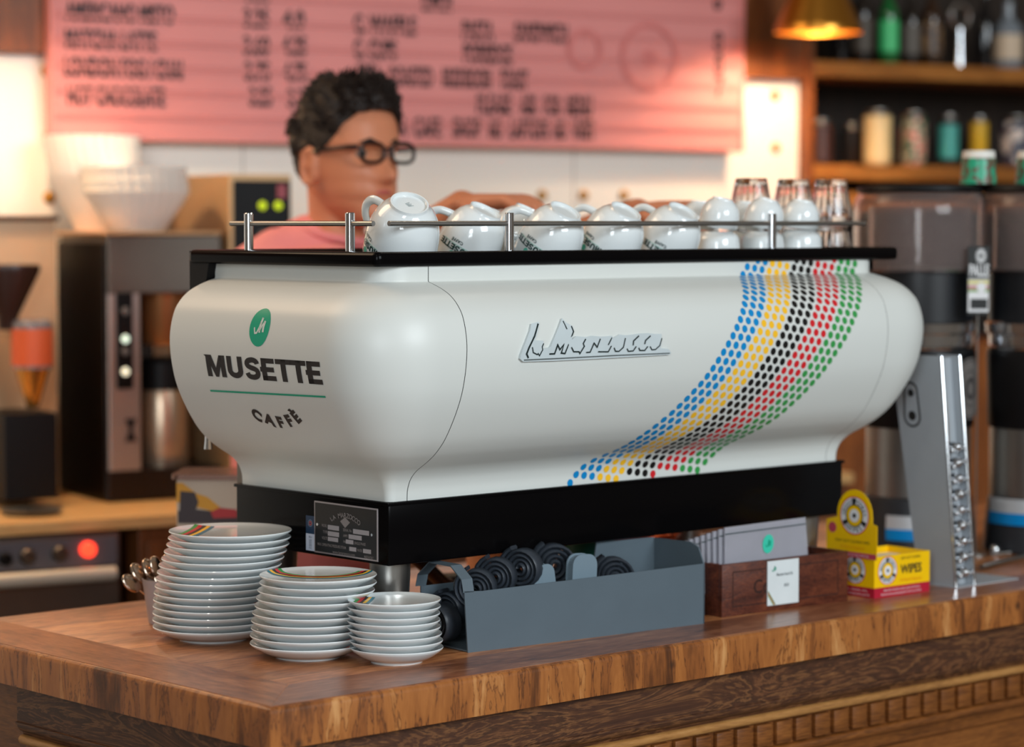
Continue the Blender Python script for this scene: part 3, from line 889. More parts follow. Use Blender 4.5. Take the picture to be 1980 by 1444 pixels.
# ================================================================== GREY CADDY WITH INNER TUBES
P_l = onz(905, 1262, 0); P_r = onz(1362, 1206, 0)
ang = math.atan2(P_r.y - P_l.y, P_r.x - P_l.x)
CL = (P_r - P_l).length; CD = .115
cad = thing('metal_caddy', 'long grey sheet metal caddy full of rolled rubber tubes, below the machine', 'caddy', P_l, ang)
t = .0022
zl, zr = .083, .089
bm = BM()
prism(bm, [(0, 0), (CL, 0), (CL - .001, zr), (.024, zl), (-.006, zl + .002)], lambda a, b, d: Vector((a, d, b)), t)
link('front_plate', bm, GREY_METAL, cad, smooth=False)
bm = BM(); prism(bm, [(0, 0), (CL, 0), (CL - .002, .117), (CL - .112, .117), (CL - .118, zr - .006), (.0, zl - .004)], lambda a, b, d: Vector((a, CD - d, b)), t)
link('back_plate', bm, GREY_METAL, cad, smooth=False)
bm = BM(); box(bm, 0, CL, t, CD - t, .001, .003)
link('bottom_plate', bm, GREY_METAL, cad, smooth=False)
bm = BM(); prism(bm, [(0, 0), (CD, 0), (CD, .116), (.030, .118), (.012, .112), (.0, .088)], lambda a, b, d: Vector((CL - d, a, b)), t)
link('end_plate', bm, GREY_METAL, cad, smooth=False)
# open arch at the left end
bm = BM()
pa = [(0, zl), (.004, zl + .016), (.030, .1155), (.082, .1155), (.110, zl + .012), (CD, zl - .004)]
for a, b in zip(pa[:-1], pa[1:]):
    fn = lambda x, y, d: Vector((x, y, d))
    vs = [bm.verts.new((x, p[0], p[1] + dz)) for x, dz in ((-.008, 0), (.010, 0)) for p in (a, b)]
    vs2 = [bm.verts.new((v.co.x, v.co.y, v.co.z + .002)) for v in vs]
    for q in ((0, 1, 3, 2),): 
        bm.faces.new([vs[i] for i in q]); bm.faces.new([vs2[i] for i in q])
    for i, j in ((0, 1), (1, 3), (3, 2), (2, 0)): bm.faces.new((vs[i], vs[j], vs2[j], vs2[i]))
link('end_arch', bm, GREY_METAL, cad, smooth=False)
RUBBER = mat('dark grey rubber', rgb(46, 52, 60), .42, spec=.45, bump=(30, .2))
def coil(R, wid, turns=4.0, squash=1.0):
    """a flattened bicycle tube rolled into a spiral: axis along local x"""
    bm = BM(); n = int(turns * 22); A = []; Bv = []
    hw = wid / 2; th = R / (turns + .6) * .43
    rows = []
    for k in range(n + 1):
        tt = k / 22 * 2 * PI; r = R * (.16 + .84 * k / n) - .001
        c = Vector((0, math.cos(tt) * r, math.sin(tt) * r * squash)); nr = Vector((0, math.cos(tt), math.sin(tt)))
        wob = .0012 * math.sin(tt * 1.7)
        sec = [(-hw, 0), (-hw * .8, th), (hw * .8, th), (hw, 0), (hw * .8, -th), (-hw * .8, -th)]
        rows.append([bm.verts.new(c + Vector((a + wob, 0, 0)) + nr * b) for a, b in sec])
    for a, b in zip(rows[:-1], rows[1:]):
        for q in range(6): bm.faces.new((a[q], a[(q + 1) % 6], b[(q + 1) % 6], b[q]))
    bm.faces.new(rows[0]); bm.faces.new(list(reversed(rows[-1])))
    return bm
M_l2w = Matrix.Translation(P_l) @ Matrix.Rotation(ang, 4, 'Z')
coils = [(-.004, .060, .048, .030, .033, 0.25, 'large rolled rubber tube at the open left end of the caddy'),
         (.052, .052, .092, .0305, .026, .75, 'rolled rubber tube just right of the caddy arch, its spiral facing left'),
         (.088, .055, .104, .031, .026, .7, 'second rolled rubber tube leaning beside the caddy arch'),
         (.134, .056, .112, .032, .026, .55, 'tall upright rolled rubber tube in the middle of the tube row'),
         (.205, .078, .108, .036, .030, 1.15, 'rolled rubber tube with ridged edge behind the two grey cartons'),
         (.300, .058, .086, .033, .028, 1.1, 'flat lying rubber coil right of the grey cartons'),
         (.030, .085, .060, .028, .030, .4, 'rolled rubber tube low at the back of the caddy near the arch')]
for a, b, z, R, wd, rz, lab in coils:
    o = link('inner_tube', coil(R, wd, 4.2), RUBBER, None, angle=50)
    o.matrix_world = M_l2w @ Matrix.Translation((a, b, z - .012)) @ Matrix.Rotation(rz, 4, 'Z')
    tag(o, lab, 'bicycle tube', 'rolled inner tubes in the caddy')
# two glossy grey rounded cartons
GLG = mat('glossy grey plastic', rgb(116, 134, 146), .2, coat=.4)
for a, b, zt, w, rz, lab in ((.170, .034, .104, .034, -.15, 'glossy grey rounded pouch leaning left in the caddy'), (.222, .030, .113, .040, .05, 'upright glossy grey rounded pouch, right one of the pair in the caddy')):
    bm = BM()
    r = w * .35
    pts = [(-w / 2, .004), (w / 2, .004), (w / 2, zt - r)] + [(w / 2 - r + r * math.cos(q), zt - r + r * math.sin(q)) for q in [PI / 2 * k / 6 for k in range(1, 7)]] + [(-w / 2 + r + r * math.cos(q), zt - r + r * math.sin(q)) for q in [PI / 2 + PI / 2 * k / 6 for k in range(0, 7)]]
    prism(bm, pts, lambda x, y, d: Vector((x, d, y)), .016)
    bm.normal_update()
    bmesh.ops.bevel(bm, geom=bm.edges[:], offset=.002, segments=2, affect='EDGES')
    o = link('grey_pouch', bm, GLG, None, angle=40)
    o.matrix_world = M_l2w @ Matrix.Translation((a, b, 0)) @ Matrix.Rotation(rz, 4, 'Y')
    tag(o, lab, 'pouch', 'grey pouches in the caddy')

# ================================================================== WOODEN BOX WITH PACKETS
B_l = onz(1396, 1194, 0); B_r = onz(1639, 1162, 0)
angb = math.atan2(B_r.y - B_l.y, B_r.x - B_l.x); BL = (B_r - B_l).length; BDp = .085
w_box = wood('stained crate wood', [(.3, rgb(34, 14, 9)), (.46, rgb(76, 34, 22)), (.6, rgb(104, 52, 32)), (.75, rgb(128, 70, 44))], (3, 3, 9), .45, 1.4, 6, .4, 0, .4)
wb = thing('wooden_box', 'dark red-brown wooden tray box with a white card on its front', 'box', B_l, angb)
bm = BM()
zt0, zt1 = .0785, .0775
box(bm, 0, BL, 0, .008, 0, zt0, .001)
link('front_board', bm, w_box, wb)
bm = BM(); box(bm, 0, BL, BDp - .008, BDp, 0, zt0, .001); link('back_board', bm, w_box, wb)
for x in (0, BL - .008):
    bm = BM(); box(bm, x, x + .008, .008, BDp - .008, 0, zt0, .001); link('end_board', bm, w_box, wb)
bm = BM(); box(bm, .008, BL - .008, .008, BDp - .008, .002, .006); link('bottom_board', bm, w_box, wb)
bm = BM()   # carved frame line and worn lettering on the front
fr = [(.022, .014), (BL - .022, .014), (BL - .022, .066), (.022, .066), (.022, .014)]
b2 = bmesh.new()
for a, b in zip(fr[:-1], fr[1:]): ribbon2d(b2, [a, b], .0016)
merge_into(bm, b2, 0, lambda x, y, z: Vector((x, -.0003, y)))
b2 = text2d('Coo', .030, .0004, .05); merge_into(bm, b2, 0, lambda x, y, z: Vector((x + .065, -.0003, y + .03)))
link('worn_lettering', bm, mat('burnt mark', rgb(44, 20, 14), .6), wb)
# card
cx0 = (onz(1493, 1180, 0) - B_l).length; 
q1 = ony(1493, 1130, B_l.y + .05); 
cA, cB = .092, .158
card = link('price_card', (lambda b: (box(b, cA, cB, -.0022, -.0008, .009, .0765), b)[1])(BM()), mat('white card', rgb(214, 222, 224), .5), wb)
bm = BM()
b2 = bmesh.new(); m_logo(b2, cA + .014, .064, .0075); merge_into(bm, b2, 0, lambda x, y, z: Vector((x, -.0026, y)))
for t_x, x_, z_, w__ in (('Musette Snack Kit', cA + .019, .053, .034), ('$8.50', cA + .035, .036, .010)):
    b2 = text2d(t_x, .0065, .0001, w__); merge_into(bm, b2, 1, (lambda x_, z_: lambda x, y, z: Vector((x + x_, -.0026, y + z_)))(x_, z_))
for k, mi in enumerate((2, 3, 4, 5, 0)):
    b2 = bmesh.new(); ribbon2d(b2, [(cA + .0008, .0315 - k * .0016), (cA + .0165 - k * .0012, .0098)], .0011); merge_into(bm, b2, mi, lambda x, y, z: Vector((x, -.0026, y)))
link('card_print', bm, [TEAL, mat('grey print', rgb(120, 128, 130), .5), S_GREEN, mat('print pink', rgb(200, 120, 110), .5), mat('print dark', rgb(90, 70, 60), .5), mat('print ochre', rgb(225, 190, 120), .5)], card)
# clear plastic sleeves stacked leaning in the box
PLAST = mat('cloudy clear plastic', rgb(205, 205, 215), .16, trans=.55, ior=1.3, coat=.4, vary=(20, .08), bump=(25, .35))
Mb = Matrix.Translation(B_l) @ Matrix.Rotation(angb, 4, 'Z')
wordk = ['front', 'second', 'third', 'fourth', 'fifth', 'sixth', 'seventh', 'eighth', 'ninth', 'tenth']
slv = None
for k in range(10):
    if slv is None:
        bm = BM()
        L_, H_ = .178, .088
        prism(bm, [(0, 0), (L_, 0), (L_ - .004, H_), (.004, H_)], lambda a, b, d: Vector((a, d, b)), .0028)
        bmesh.ops.subdivide_edges(bm, edges=bm.edges[:], cuts=3, use_grid_fill=True)
        root = thing('plastic_sleeve', 'sleeve', 'packet')
        link('sleeve_body', bm, PLAST, root, angle=30)
        bm = BM(); box(bm, .004, L_ - .004, -.0006, .0034, H_ - .011, H_ - .0095); link('zip_strip', bm, mat('zip dark line', rgb(40, 60, 62), .5), root)
        slv = root; o = root
        bm = BM(); b2 = bmesh.new(); disc2d(b2, .092, .055, .0115, .0145, 28, -.3); merge_into(bm, b2, 0, lambda x, y, z: Vector((x, -.0008, y)))
        stkr = link('round_sticker', bm, mat('bright teal sticker', rgb(60, 196, 168), .3), root)
        bm = BM(); b2 = bmesh.new(); m_logo(b2, .093, .055, .010); merge_into(bm, b2, 0, lambda x, y, z: Vector((x, -.0011, y)))
        link('sticker_mark', bm, TEAL, stkr)
    else:
        o = slv.copy(); COL.objects.link(o)
        for ch in slv.children:
            if ch.name.startswith('round'): continue
            c = ch.copy(); COL.objects.link(c); c.parent = o
    fan = -.10 - .045 * k
    o.matrix_world = Mb @ Matrix.Translation((.020 - .0012 * k, .0150 + .0048 * k, .010)) @ Matrix.Rotation(-.012 - .012 * k, 4, 'Y') @ Matrix.Rotation(-.06 - .01 * k, 4, 'X')
    o.matrix_world = Mb @ Matrix.Translation((.020 - .0062 * k, .0135 + .0058 * k, .0075 + .052 * 0)) @ Matrix.Rotation(-.02, 4, 'Y') @ Matrix.Rotation(-.03, 4, 'X') @ Matrix.Translation((0, 0, .036 - .0030 * k)) @ Matrix.Rotation(-.006 * k, 4, 'Y')
    tag(o, ('clear plastic sleeve at the very front, with the round teal sticker' if k == 0 else f'clear plastic sleeve, {wordk[k]} from the front in the wooden box' if k < 9 else 'clear plastic sleeve at the very back of the wooden box'), 'packet', 'plastic sleeves in the wooden box')

# ================================================================== YELLOW WIPES BOX
YEL = mat('yellow card', rgb(246, 196, 0), .38, coat=.2)
REDC = mat('crimson card', rgb(178, 28, 52), .38, coat=.2)
WHC = mat('cream card inside', rgb(236, 226, 206), .6)
Wn = onz(1690, 1158, 0); Wr = onz(1797, 1143, 0); Wl = onz(1640, 1152, 0)
wx = (Wr - Wn); LW = wx.length; aw = math.atan2(wx.y, wx.x)
wby = thing('wipes_box', 'open yellow and red carton of cleaning wipes with a raised round-topped lid', 'carton', Wn, aw)
DW = .088; HW = .0655; tk = .0012
def face_panel(bm, x0, x1, y, z0, z1, mi): pass
bm = BM()
# four walls of the tray (thin card), yellow over crimson
for (a, b, c, d_) in ((0, LW, 0, tk), (0, LW, DW - tk, DW), (0, tk, tk, DW - tk), (LW - tk, LW, tk, DW - tk)):
    box(bm, a, b, c, d_, .0005, .0165, mi=1); box(bm, a, b, c, d_, .0165, HW, mi=0)
box(bm, tk, LW - tk, tk, DW - tk, .0005, .0015, mi=2)
link('carton_tray', bm, [YEL, REDC, WHC], wby, smooth=False)
bm = BM(); box(bm, tk * 2, LW - tk * 2, tk * 2, DW - tk * 2, HW - .0125, HW - .011)
link('inner_card', bm, WHC, wby, smooth=False)
# raised flap over the left end (x=0 side): in plane x=0
zf = HW
yc = DW * .46
def flap_pts():
    pts = [(-.006, zf - .004), (DW + .012, zf - .004), (DW + .012, zf + .052), (yc + .036, zf + .058)]
    for k in range(0, 13):
        t = k / 12 * PI
        pts.append((yc + .037 * math.cos(t), zf + .062 + .041 * math.sin(t)))
    pts += [(yc - .037, zf + .052), (-.006, zf + .049)]
    return pts
bm = BM(); prism(bm, flap_pts(), lambda a, b, d: Vector((-.0015 + d * 1.0, a, b)), .0012)
flap = link('raised_flap', bm, YEL, wby, smooth=False)
BLK = mat('carton black', rgb(32, 34, 34), .4); WHT = mat('carton white', rgb(225, 226, 228), .4); ORG = mat('carton orange', rgb(226, 142, 24), .4)
def badge(bm, fn, cx_, cy_, r):
    """round badge: red edge, white and black ring, plain face-free emblem inside, WIPES below"""
    for (r0, r1, mi, a0, a1) in ((.94, 1.0, 1, 0, 2 * PI), (.58, .94, 2, 0, 2 * PI)):
        b2 = bmesh.new(); ring2d(b2, cx_, cy_, r * r0, r * r1, 32, a0, a1); merge_into(bm, b2, mi, lambda x, y, z: fn(x, y, .0003))
    for a0 in (PI * .46, PI * 1.12, PI * 1.78):
        b2 = bmesh.new(); ring2d(b2, cx_, cy_, r * .60, r * .9, 8, a0, a0 + .32); merge_into(bm, b2, 0, lambda x, y, z: fn(x, y, .0005))
    b2 = bmesh.new(); ring2d(b2, cx_, cy_, r * .54, r * .6, 28); merge_into(bm, b2, 0, lambda x, y, z: fn(x, y, .0005))
    b2 = bmesh.new(); disc2d(b2, cx_, cy_, r * .34, r * .34, 24); merge_into(bm, b2, 2, lambda x, y, z: fn(x, y, .0006))
    b2 = bmesh.new(); disc2d(b2, cx_, cy_, r * .12, r * .12, 16); merge_into(bm, b2, 0, lambda x, y, z: fn(x, y, .0008))
    for k in range(12):
        if 2 < k < 5: continue
    for k, ch in enumerate('WIPES'):
        a = PI * 1.5 + (k - 2) * .30
        b2 = text2d(ch, r * .36, .0001, align='CENTER'); xform2d(b2, 1, 1, a - PI * 1.5, cx_ + r * .87 * math.cos(a), cy_ + r * .87 * math.sin(a))
        merge_into(bm, b2, 0, lambda x, y, z: fn(x, y, .0008))
    for k, ch in enumerate('GREASE MONKEY'):
        if ch == ' ': continue
        a = PI * .5 - (k - 6) * .24
        b2 = text2d(ch, r * .30, .0, align='CENTER'); xform2d(b2, 1, 1, a - PI * .5, cx_ + r * .64 * math.cos(a), cy_ + r * .64 * math.sin(a))
        merge_into(bm, b2, 0, lambda x, y, z: fn(x, y, .0008))
def txt(bm, fn, body, x_, y_, size, width, mi, bold=0.0, shear=0):
    b2 = text2d(body, size, bold, width, shear=shear); merge_into(bm, b2, mi, lambda x, y, z: fn(x + x_, y + y_, .0006))
FR = lambda x, y, e: Vector((x, -e, y))                      # right face (y=0 side)
LT = lambda x, y, e: Vector((-e - .0001, DW - x, y))                # left face (x=0 side), x measured from the far edge
bm = BM()
badge(bm, FR, .031, .042, .0225)
txt(bm, FR, 'HEAVY DUTY CLEANING', .062, .057, .0055, .046, 0)
txt(bm, FR, 'WIPES', .061, .0345, .0200, .050, 0, .0005)
txt(bm, FR, 'All Natural Degreaser', .060, .0225, .006, .052, 3)
txt(bm, FR, 'Ideal for hands, tools, parts, & more', .022, .0098, .0045, .085, 2)
txt(bm, FR, 'Removes dirt, grease & grime from any surface', .016, .0038, .0042, .095, 2)
badge(bm, LT, .048, .042, .0225)
txt(bm, LT, 'tools, hands, etc.', .020, .0098, .0045, .055, 2)
txt(bm, LT, 'dirt & grease gone', .024, .0038, .0042, .055, 2)
link('carton_print', bm, [BLK, S_RED, WHT, ORG], wby)
bm = BM()
LF2 = lambda x, y, e: Vector((-.0017 - e, DW + .012 - x, y))
badge(bm, LF2, DW + .012 - yc, zf + .062, .0305)
txt(bm, LF2, 'HEAVY DUTY CLEANING WIPES', .020, zf + .019, .0062, .072, 0)
txt(bm, LF2, 'All Natural Degreaser', .030, zf + .010, .0062, .052, 3)
b2 = bmesh.new(); poly2d(b2, [(0, zf - .004), (.105, zf - .004), (.105, zf + .0045), (0, zf + .0045)]); merge_into(bm, b2, 4, lambda x, y, z: LF2(x, y, .0002))
txt(bm, LF2, 'great to have in your saddle bag', .030, zf - .001, .004, .06, 2)
b2 = bmesh.new(); disc2d(b2, .013, zf + .040, .0085, .0085); merge_into(bm, b2, 4, lambda x, y, z: LF2(x, y, .0002))
link('flap_print', bm, [BLK, S_RED, WHT, ORG, mat('carton rose', rgb(190, 70, 90), .4)], flap)
# ================================================================== CUPS ON THE TRAY
TZ = .5118
def cup_parts(root, R, H, logo=True, hand=True, full=False):
    bm = BM()
    fr = .27 / .5 * R * .98
    if full: lathe(bm, [(R - .0022, 0), (R, .0012), (R, H * .4), (R * .985, H * .65), (R * .95, H * .82), (R * .86, H * .92), (R * .72, H * .96), (R * .70, H), (R * .6, H), (0, H * .97)], 56)
    else:
        lathe(bm, [(R - .0022, 0), (R - .0006, -.0004), (R, .0012), (R, H * .25), (R * .985, H * .42), (R * .94, H * .58), (R * .865, H * .71), (R * .76, H * .82), (R * .63, H * .905), (fr * 1.02, H * .945), (fr * 1.0, H * .965), (fr * .98, H), (fr * .9, H), (fr * .87, H * .955), (0, H * .955)], 56)
    lathe(bm, [(R - .0022, 0), (R * .95, H * .30), (R * .90, H * .55), (R * .76, H * .75), (fr * .8, H * .86), (0, H * .88)], 56)
    link('cup_bowl', bm, CERAMIC, root, angle=50)
    if hand:
        bm = BM(); r = R * .40
        pts = catmull([(R * .95, 0, H * .12), (R * 1.25, 0, H * .10), (R * 1.50, 0, H * .24), (R * 1.52, 0, H * .44), (R * 1.28, 0, H * .60), (R * .82, 0, H * .64)], 6)
        tube(bm, pts, .0040, 12, flat=1.45)
        link('cup_handle', bm, CERAMIC, root)
    if logo:
        def on_cup(x, y, z):
            """lettering upside down on the wall of the inverted cup, centred on -Y"""
            h = min(max(-y, .001), H * .9); t = h / H
            rr = R * (1.001 if t < .28 or R < .04 else 1.001 - (t - .28) ** 2 * .66)
            a = -PI / 2 - x / R
            return Vector(((rr + .0005) * math.cos(a), (rr + .0005) * math.sin(a), h))
        bm = BM(); s = R / .048
        b2 = block_word('MUSETTE'); xs = [v.co.x for v in b2.verts]; w_ = max(xs)
        for v in b2.verts: v.co.x = (v.co.x / w_ - .5) * .058 * s; v.co.y = v.co.y * .0092 * s - .0265 * s
        slice2d(b2, .004); merge_into(bm, b2, 0, on_cup)
        b2 = text2d('CAFFÈ', .0062 * s, .0002, align='CENTER', spacing=1.2)
        for v in b2.verts: v.co.y = v.co.y - .0355 * s + v.co.x ** 2 * 12
        slice2d(b2, .004); merge_into(bm, b2, 0, on_cup)
        b2 = bmesh.new(); disc2d(b2, 0, -.0115 * s, .0042 * s, .0048 * s); merge_into(bm, b2, 1, on_cup)
        b2 = bmesh.new(); ribbon2d(b2, [(-.0235 * s, -.0272 * s), (.0235 * s, -.0272 * s)], .0006); slice2d(b2, .004); merge_into(bm, b2, 1, on_cup)
        link('cup_lettering', bm, [mat('cup print dark green', rgb(30, 62, 58), .3), mat('cup print teal', rgb(70, 172, 150), .3)], root)
def pose(root, c, tdir, alpha, spin, R, scale=1.0, zt=TZ):
    t = Vector((tdir.x, tdir.y, 0)).normalized()
    ax = Vector((0, 0, 1)).cross(t)
    M = Matrix.Rotation(math.radians(alpha), 4, ax) @ Matrix.Rotation(math.radians(spin), 4, 'Z')
    z = zt + R * scale * math.sin(math.radians(alpha)) + .0006
    root.matrix_world = Matrix.Translation((c.x, c.y, z)) @ M @ Matrix.Scale(scale, 4)
cap = thing('cappuccino_cup', 'x', 'cup'); cup_parts(cap, .0465, .0800)
esp = thing('espresso_cup', 'x', 'cup'); cup_parts(esp, .0345, .0600, True, True, True)
VR, VF = Vector((RIGHT.x, RIGHT.y, 0)), FH
# spin 0 puts handle at +X, lettering at -Y ; RIGHT is about -42 deg
def spin_for(handle_dir):
    return math.degrees(math.atan2(handle_dir.y, handle_dir.x))
cups = [  # kind, px u, plane y, tilt dir, tilt, handle dir, scale, label
    (cap, 771, .262, VR * .36 - VF, 35, -VR * .85 + VF * .8, 1.10, 'large upturned cup at the near corner of the machine top, foot facing the viewer'),
    (cap, 893, .330, VR - VF * .6, 31, -VR + VF * .1, 1.0, 'upturned cup in the second row, between the corner cup and the middle rail post'),
    (cap, 1049, .262, VR - VF * .85, 33, -VR + VF * .1, 1.0, 'upturned cup just right of the front rail post, tilted right with teal logo'),
    (cap, 1166, .262, VR - VF * .85, 33, -VR + VF * .45, 1.0, 'upturned tilted cup, second right of the front rail post, handle behind'),
    (cap, 1277, .262, VR - VF * .85, 33, -VR + VF * .6, 1.0, 'upturned tilted cup, third right of the front rail post, lettering across its wall'),
    (esp, 1388, .250, -VR * .3 - VF, 2, VF + VR * .3, 1.0, 'small upturned cup without visible lettering, next right of the large cups'),
    (esp, 1352, .315, -VR * .6 - VF * .2, 2, VF, 1.0, 'small upturned cup partly hidden behind its neighbours, left of the small cup group'),
    (esp, 1474, .250, -VR * .3 - VF, 2, VF + VR * .3, 1.0, 'small upturned cup just left of the right rail post'),
    (esp, 1440, .315, -VR * .4 - VF * .4, 2, VF, 1.0, 'small upturned cup behind, seen left of the right rail post'),
    (esp, 1545, .250, VR * .2, 2, VF, 1.03, 'small upturned cup right of the right rail post, lettering and logo to the front'),
    (cap, 980, .350, VR - VF * .3, 28, -VR + VF * .2, 1.0, 'upturned cup in the second row behind the front rail post'),
]
used = {}
for kind, u, yy, td, al, hd, sc_, lab in cups:
    c = ony(u, 450, yy)
    root = kind if kind.name not in used else dup(kind)
    used[kind.name] = True
    root['label'] = lab
    root['group'] = 'large cups on the machine' if kind is cap else 'small cups on the machine'
    R = .0465 if kind is cap else .0345
    pose(root, c, td, al, spin_for(hd), R, sc_)
small = thing('small_cup', 'x', 'cup'); cup_parts(small, .0305, .0435, False)
for i, (u, yy, al, lab) in enumerate(((1388, .250, 12, 'plain small cup stacked on the cup next to the large ones'), (1474, .250, 12, 'plain small cup stacked on the cup just left of the right rail post'), (1545, .250, 9, 'plain small cup stacked on the lettered cup right of the right rail post'), (1352, .315, 4, 'plain small cup stacked at the back beside the last large cup'), (1440, .315, 4, 'plain small cup stacked at the back left of the right rail post'))):
    c = ony(u, 450, yy); o = small if i == 0 else dup(small)
    o['label'] = lab; o['group'] = 'small cups stacked on top'
    c.z = 0
    pose(o, c, VR * .6 - VF * .4, al, spin_for(VF), .0305, 1.0, TZ + .0625)
# lettering azimuth differs per cup: turn each print about the cup's own axis
turns = {0: -135, 1: 10, 2: 118, 3: 105, 4: 120, 9: 170}
allcups = [o for o in COL.objects if o.name.startswith(('cappuccino_cup', 'espresso_cup'))]
for root in allcups:
    for ch in root.children:
        if ch.name.startswith('cup_lettering'):
            # face the viewer: find local direction of -VF
            loc = root.matrix_world.to_3x3().inverted() @ (-VF)
            a = math.atan2(loc.y, loc.x) - (-PI / 2)
            idx = root['label']
            off = {'large upturned cup at': -62, 'upturned cup in the second row, between': -20, 'upturned cup just right': -34, 'upturned tilted cup, second': -44, 'upturned tilted cup, third': -12, 'small upturned cup right of': 0}
            dd = None
            for kx, vx in off.items():
                if idx.startswith(kx): dd = vx
            if dd is None: dd = 150
            ch.rotation_euler = (0, 0, a + math.radians(dd))
# small maker's mark on the foot of the corner cup
bm = BM(); b2 = bmesh.new()
for k in range(5): ribbon2d(b2, [(-.004 + k * .002, -.004 + (k % 2) * .002), (-.002 + k * .0015, .003)], .0007)
merge_into(bm, b2, 0, lambda x, y, z: Vector((x, y, .0800 * .955 + .0005)))
link('maker_mark', bm, mat('grey mark', rgb(110, 130, 132), .5), cap)

# ---- nested tumblers
def tumbler(name='tumbler'):
    bm = BM(); seg = 72; rings = []
    prof = [(.0245, .086, 0), (.0255, .084, .5), (.0275, .070, 1), (.0315, .050, 1), (.0355, .034, .6), (.0365, .026, 0), (.0368, .002, 0), (.0362, 0, 0), (.0345, .001, 0), (.0340, .028, 0), (.0300, .048, 0), (.0265, .068, 0), (.0235, .076, 0)]
    for r, z, fl in prof:
        rings.append([bm.verts.new(((r + fl * .0007 * math.cos(k * 2 * PI / seg * 18)) * math.cos(2 * PI * k / seg), (r + fl * .0007 * math.cos(k * 2 * PI / seg * 18)) * math.sin(2 * PI * k / seg), z)) for k in range(seg)])
    for a, b in zip(rings[:-1], rings[1:]):
        for k in range(seg): bm.faces.new((a[k], a[(k + 1) % seg], b[(k + 1) % seg], b[k]))
    bm.faces.new(rings[0]); bm.faces.new(rings[-1])
    return link(name, bm, GLASS, None, angle=60)
tb = None
for u, yy, n_, w_ in ((1452, .36, 2, 'leftmost'), (1534, .37, 2, 'middle'), (1606, .34, 2, 'rightmost')):
    c = ony(u, 450, yy)
    for k in range(n_):
        if tb is None: o = tumbler(); tb = o
        else: o = tb.copy(); COL.objects.link(o)
        o.location = (c.x, c.y, TZ + .0006 + k * .0600)
        o.rotation_euler = (0, 0, k * .3)
        tag(o, f'{"upper" if k else "lower"} clear fluted tumbler of the {w_} upside-down pair on the machine top', 'glass', 'tumblers on the machine')

# ================================================================== COFFEE GRINDERS
PCLEAR = mat('clear hopper plastic', rgb(225, 215, 212), .05, trans=.93, ior=1.2, vary=(10, .02))
DKCYL = mat('dark satin cylinder', rgb(22, 24, 28), .38, coat=.1)
BEAN = mat('roasted beans', rgb(52, 28, 18), .45, bump=(160, 1.0), vary=(90, .5))
def grinder(loc, rot, label, lid_low=False):
    g = thing('coffee_grinder', label, 'coffee grinder', loc, rot, 'grinders behind the machine')
    bm = BM(); lathe(bm, [(0, 0), (.100, 0), (.104, .004), (.101, .05), (.096, .094), (.092, .098), (0, .098)], 64)
    link('grinder_base', bm, mat('charcoal base', rgb(40, 42, 46), .42), g)
    bm = BM(); cyl(bm, .094, .098, .222, 64, bev=.001); link('steel_drum', bm, STEEL, g)
    bm = BM(); lathe(bm, [(0, .222), (.097, .222), (.098, .225), (.101, .350), (.099, .362), (0, .362)], 64); link('motor_housing', bm, BLACK_MATT, g)
    bm = BM(); lathe(bm, [(0, .362), (.100, .362), (.102, .365), (.098, .368), (.0985, .388), (.103, .391), (.104, .408), (.1, .411), (0, .411)], 64); link('chrome_collar', bm, CHROME, g)
    bm = BM(); cyl(bm, .0025, 0, .006, 12, Matrix.Translation(tuple((-VF * .1005 + Vector((0, 0, .400))))) @ Matrix.Rotation(-PI / 2, 4, 'X'))
    link('adjusting_knob', bm, BLACK_MATT, g)
    bm = BM(); cyl(bm, .0985, .411, .505, 64); link('dark_hopper_base', bm, DKCYL, g)
    bm = BM(); lathe(bm, [(.1135, .500), (.118, .503), (.1185, .60), (.116, .628), (.108, .640), (.104, .6405), (.106, .637), (.1135, .626), (.1155, .60), (.1155, .503)], 72); link('hopper', bm, PCLEAR, g)
    bm = BM(); lathe(bm, [(.088, .505), (.0905, .505), (.0905, .615), (.088, .615)], 48, closed=True); link('hopper_liner', bm, PCLEAR, g)
    bm = BM(); lathe(bm, [(0, .640), (.112, .640), (.114, .643), (.112, .650), (.09, .654), (0, .655)], 64); link('hopper_lid', bm, BLACK_MATT, g)
    return g
G1 = grinder(atd(1777, 700, 4.62) * 1, 0, 'dark coffee grinder with clear hopper directly behind the right end of the espresso machine')
G1.location.z = .0005
G2 = grinder(atd(2018, 700, 4.60), 0, 'dark coffee grinder cut by the right photo edge, filled hopper')
G2.location.z = .0005
bm = BM(); cyl(bm, .0865, .506, .585, 48); link('coffee_beans', bm, BEAN, G2)
# labels on bases
def curved(bm, fn2, r, a0, z0):
    pass
for G, u0, u1, z0, z1 in ((G1, 1700, 1757, .012 + .012, .068), (G2, 1900, 1962, .052, .098)):
    base = [c for c in G.children if c.name.startswith('grinder_base')][0]
    bm = BM()
    av = math.atan2(-VF.y, -VF.x)
    off = -.35 if G is G1 else -1.05
    off = ((u0 + u1) / 2 - (1777 if G is G1 else 2018)) / 4965 * 4.55 / .104
    a_c = av + math.asin(max(-.95, min(.95, off)))
    hw = (u1 - u0) / 2 / 4965 * 4.55 / .104 / math.cos(math.asin(max(-.95, min(.95, off))))
    for zz0, zz1, mi in ((z0, (z0 + z1) / 2 - .002, 0), ((z0 + z1) / 2 - .002, z1, 1)):
        for k in range(8):
            vs = []
            for kk, zz in ((k, zz0), (k + 1, zz0), (k + 1, zz1), (k, zz1)):
                a = a_c + hw * (kk / 4 - 1); rr = .1045 if zz < .055 else .1045 - (zz - .05) * .11 + .001
                vs.append(bm.verts.new((rr * math.cos(a), rr * math.sin(a), zz)))
            bm.faces.new(vs).material_index = mi
    link('energy_label', bm, [mat('label blue', rgb(0, 128, 196), .3), mat('label silver', rgb(196, 200, 204), .35, .3)], base)
